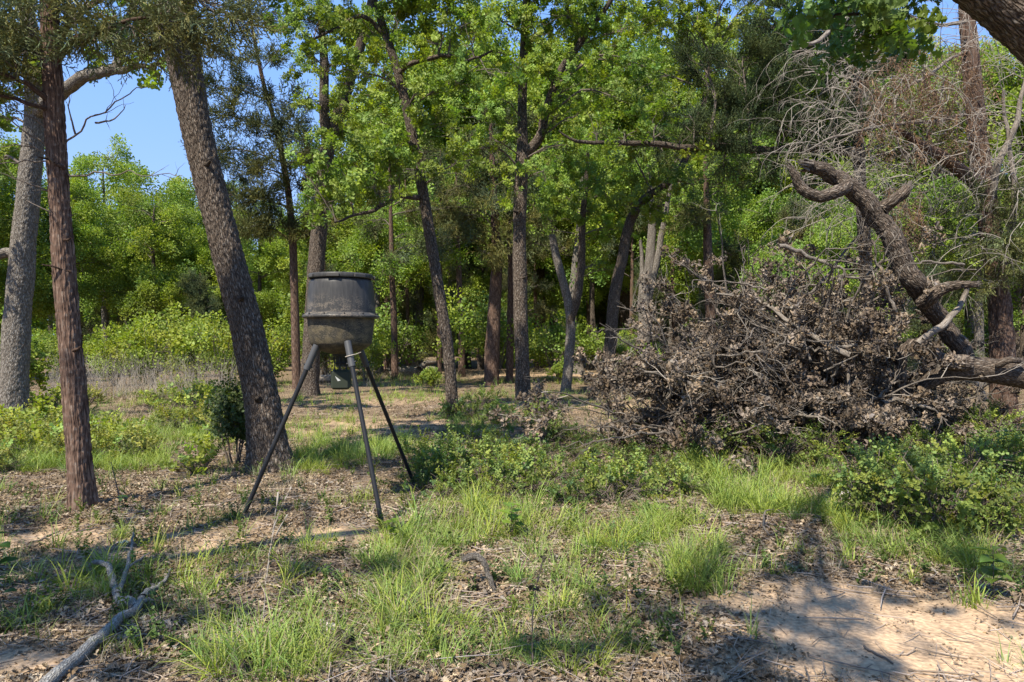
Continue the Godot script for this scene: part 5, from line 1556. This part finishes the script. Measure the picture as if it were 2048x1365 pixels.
func broad(called: String, label: String, base: Vector3, n: int, size: float, h: float, col: Color) -> void:
	var o := thing(called, label, "plant", base)
	var g := Geo.new()
	var top := Vector3(rnd(-0.05, 0.05), h, rnd(-0.03, 0.06))
	g.tube(PackedVector3Array([Vector3(0, -0.02, 0), top * 0.5 + rvec() * 0.02, top]), PackedFloat32Array([0.004, 0.003, 0.002]), 5, 0.3)
	part("stem", g.done(M.twig), o)
	for k in n:
		var t := 0.3 + 0.7 * (k + 1.0) / n
		var an := k * 2.4
		var gl := Geo.new()
		leaf(gl, top * t, Vector3(cos(an), rnd(-0.1, 0.5), sin(an)), Vector3(rnd(-0.3, 0.3), 1, rnd(-0.3, 0.3)), size * rnd(0.7, 1.1), 0.8, [0.0, 0.15, 0.35, 0.6, 0.82, 1.0], [0.03, 0.3, 0.42, 0.38, 0.22, 0.02], 0.25, rnd(0.1, 0.7), tint(col, 0.2, 0.12))
		part("leaf", gl.done(M.leaf), o)


# ------------------------------------------------------------------ the feeder
func lathe(prof: Array, sides: int, v0: float, v1: float, wobble := 0.0) -> Geo:
	# prof: [radius, height] from the bottom up
	var g := Geo.new()
	var n := prof.size()
	for k in n:
		for j in sides + 1:
			var th := TAU * (j % sides) / sides
			var r: float = prof[k][0] * (1.0 + wobble * noise.get_noise_2d(cos(th) * 25.0, sin(th) * 25.0 + prof[k][1] * 40.0))
			g.v.append(Vector3(cos(th) * r, prof[k][1], -sin(th) * r))
			g.u.append(Vector2(2.0 * j / sides, lerpf(v0, v1, k / (n - 1.0))))
	for k in n - 1:
		for j in sides:
			var q := k * (sides + 1) + j
			g.i.append_array([q, q + sides + 1, q + sides + 2, q, q + sides + 2, q + 1])
	return g


func box(size: Vector3, bevel: float) -> Geo:
	# a box with bevelled edges, its corners pulled in
	var g := Geo.new()
	var h := size * 0.5
	var rows := [[-h.y, bevel], [-h.y + bevel, 0.0], [h.y - bevel, 0.0], [h.y, bevel]]
	var ring := []
	for r in rows:
		var a: float = h.x - r[1]
		var b: float = h.z - r[1]
		ring.append([Vector3(a, r[0], b - bevel), Vector3(a - bevel, r[0], b), Vector3(-a + bevel, r[0], b), Vector3(-a, r[0], b - bevel), Vector3(-a, r[0], -b + bevel), Vector3(-a + bevel, r[0], -b), Vector3(a - bevel, r[0], -b), Vector3(a, r[0], -b + bevel)])
	for k in 3:
		for j in 8:
			var i2 := (j + 1) % 8
			g.quad(ring[k][j], ring[k][i2], ring[k + 1][i2], ring[k + 1][j], Color.WHITE)
	for k in [0, 3]:
		for j in range(1, 7):
			if k == 3:
				g.tri(ring[k][0], ring[k][j], ring[k][j + 1], Color.WHITE)
			else:
				g.tri(ring[k][0], ring[k][j + 1], ring[k][j], Color.WHITE)
	return g


func build_feeder() -> void:
	var c := Vector3(-1.535, 0.0, -6.13)
	var o := thing("game_feeder", "black plastic drum game feeder on three tall black pipe legs", "game feeder", c)
	# the upper drum, with a rounded shoulder under the lid
	var drum := part("drum", lathe([[0.303, 1.745], [0.302, 1.78], [0.298, 1.84], [0.293, 1.90], [0.287, 1.96], [0.281, 2.005], [0.274, 2.03], [0.262, 2.048], [0.248, 2.056], [0.0, 2.058]], 72, 1.0, 0.0, 0.012).smooth(M.drum), o)
	part("rim", lathe([[0.30, 1.70], [0.330, 1.702], [0.338, 1.708], [0.339, 1.722], [0.333, 1.73], [0.316, 1.738], [0.305, 1.75], [0.301, 1.752]], 72, 1.0, 0.8, 0.01).smooth(M.drum), o)
	var lid := part("lid", lathe([[0.27, 2.052], [0.281, 2.054], [0.284, 2.06], [0.284, 2.088], [0.28, 2.095], [0.25, 2.099], [0.12, 2.103], [0.0, 2.104]], 72, 0.5, 0.2, 0.008).smooth(M.drum), o)
	for k in 12:
		var a := TAU * k / 12.0 + 0.2
		var g := Geo.new()
		g.tube(PackedVector3Array([Vector3(cos(a) * 0.326, 1.728, sin(a) * 0.326), Vector3(cos(a) * 0.326, 1.744, sin(a) * 0.326)]), PackedFloat32Array([0.007, 0.006]), 8, 0.3)
		part("bolt", g.done(M.steel), o)
	# raised lugs of the locking ring
	for a in [-2.4, -1.57, -0.75, 0.3, 1.4, 2.6]:
		var lug := part("lug", box(Vector3(0.11 if a > -2.0 else 0.06, 0.03, 0.018), 0.004).done(M.drum), lid)
		lug.position = Vector3(cos(a) * 0.288, 2.07, -sin(a) * 0.288)
		lug.rotation.y = a + PI / 2
	# the tapered hopper and its funnel
	part("hopper", lathe([[0.03, 1.375], [0.06, 1.38], [0.12, 1.395], [0.18, 1.415], [0.225, 1.44], [0.256, 1.462], [0.271, 1.485], [0.279, 1.54], [0.286, 1.6], [0.292, 1.66], [0.295, 1.705]], 72, 1.0, 0.0, 0.014).smooth(M.hopper), o)
	# drop tube, spinner guard and motor box
	part("drop_tube", lathe([[0.045, 1.27], [0.046, 1.33], [0.05, 1.335], [0.05, 1.36], [0.075, 1.365], [0.078, 1.385]], 24, 0.0, 1.0).smooth(M.black), o)
	part("spinner_plate", lathe([[0.01, 1.296], [0.055, 1.296], [0.066, 1.302], [0.066, 1.307], [0.01, 1.309]], 32, 0.0, 1.0).smooth(M.steel), o)
	for k in 5:
		var a := k * TAU / 5.0 + 0.3
		var g := Geo.new()
		g.tube(PackedVector3Array([Vector3(cos(a) * 0.055, 1.24, sin(a) * 0.055), Vector3(cos(a) * 0.06, 1.37, sin(a) * 0.06)]), PackedFloat32Array([0.005, 0.005]), 6, 0.3)
		part("guard_rod", g.done(M.black), o)
	var mb := part("motor_box", box(Vector3(0.165, 0.175, 0.15), 0.018).done(M.boxed), o)
	mb.position = Vector3(0.0, 1.155, 0.0)
	mb.rotation.y = 0.12
	var mk := Geo.new()  # small triangle of sunlight on the box front, painted as a pale face
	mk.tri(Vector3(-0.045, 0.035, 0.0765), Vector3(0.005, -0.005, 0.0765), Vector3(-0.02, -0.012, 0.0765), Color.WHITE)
	part("painted_sun_patch", mk.done(M.painted_sun_patch), mb)
	# legs: [top, sleeve end, foot]
	var feet := [gp(488, 1036), gp(766, 1062), gp(829, 968)]
	var tops := [at(631, 697, 5.95), at(696, 690, 5.86), at(719, 697, 6.38)]
	for k in 3:
		var top: Vector3 = tops[k]
		var foot: Vector3 = feet[k]
		var dir := (foot - top).normalized()
		var g := Geo.new()
		g.tube(PackedVector3Array([top + dir * 0.12 - c, foot + dir * 0.05 - c]), PackedFloat32Array([0.0195, 0.0195]), 16, 0.3)
		part("leg", g.done(M.steel), o)
		g = Geo.new()
		var sl := PackedVector3Array([top - dir * 0.03 - c, top - c, top + dir * 0.15 - c, top + dir * 0.195 - c, top + dir * 0.2 - c])
		g.tube(sl, PackedFloat32Array([0.03, 0.031, 0.03, 0.03, 0.026]), 16, 0.3)
		part("leg_socket", g.done(M.socket), o)
		# bolt through the socket
		g = Geo.new()
		var side := dir.cross(Vector3(0, 0, 1)).normalized()
		var m := top + dir * 0.165 - c
		g.tube(PackedVector3Array([m - side * 0.042, m + side * 0.042]), PackedFloat32Array([0.008, 0.008]), 8, 0.3)
		part("bolt", g.done(M.steel), o)
	# the loop of pale wire on the front socket
	var loop := PackedVector3Array()
	var rr := PackedFloat32Array()
	var mid: Vector3 = tops[1] + (feet[1] - tops[1]).normalized() * 0.10 - c
	for k in 15:
		var a := TAU * k / 14.0
		loop.append(mid + Vector3(cos(a) * 0.045 + 0.004, 0.012 * cos(a), sin(a) * 0.04))
		rr.append(0.0035)
	loop.append(mid + Vector3(0.1, 0.03, 0.03))
	rr.append(0.002)
	var wg := Geo.new()
	wg.tube(loop, rr, 6, 0.3)
	part("wire_tie", wg.done(M.wire), o)


func _ready() -> void:
	R.seed = 20240511
	noise.seed = 5
	noise.frequency = 0.05
	noise.fractal_octaves = 3
	plates.seed = 9
	plates.noise_type = FastNoiseLite.TYPE_CELLULAR
	plates.frequency = 0.33
	plates.cellular_return_type = FastNoiseLite.RETURN_DISTANCE2_SUB
	plates.fractal_type = FastNoiseLite.FRACTAL_NONE

	# camera, sky, sun, exposure
	var cam := Camera3D.new()
	cam.name = "camera"
	cam.position = Vector3(0, EYE, 0)
	cam.fov = rad_to_deg(2.0 * atan(682.5 / F))
	cam.near = 0.05
	cam.far = 900.0
	add_child(cam)
	cam.current = true
	var sky := ProceduralSkyMaterial.new()
	sky.sky_top_color = Color(0.40, 0.57, 0.82)
	sky.sky_horizon_color = Color(0.66, 0.75, 0.87)
	sky.sky_curve = 0.14
	sky.sky_energy_multiplier = 0.95
	sky.ground_bottom_color = Color(0.25, 0.22, 0.17)
	sky.ground_horizon_color = Color(0.45, 0.47, 0.45)
	sky.sun_angle_max = 4.0
	var env := Environment.new()
	env.background_mode = Environment.BG_SKY
	env.sky = Sky.new()
	env.sky.sky_material = sky
	env.tonemap_mode = Environment.TONE_MAPPER_LINEAR
	env.tonemap_exposure = 2.05
	env.sdfgi_enabled = true
	env.ssao_enabled = true
	env.ssil_enabled = true
	var we := WorldEnvironment.new()
	we.name = "environment"
	we.environment = env
	add_child(we)
	var sun := DirectionalLight3D.new()
	sun.name = "sun"
	sun.light_energy = 1.6
	sun.light_color = Color(1.0, 0.97, 0.91)
	sun.light_angular_distance = 0.6
	sun.shadow_enabled = true
	add_child(sun)
	sun.look_at_from_position(Vector3.ZERO, -SUN, Vector3.UP)

	make_materials()
	make_sprigs()
	build_ground()
	build_near_trees()
	build_right_side()
	build_woods()
	build_shrubs()
	build_feeder()
	build_small_things()
	build_floor()
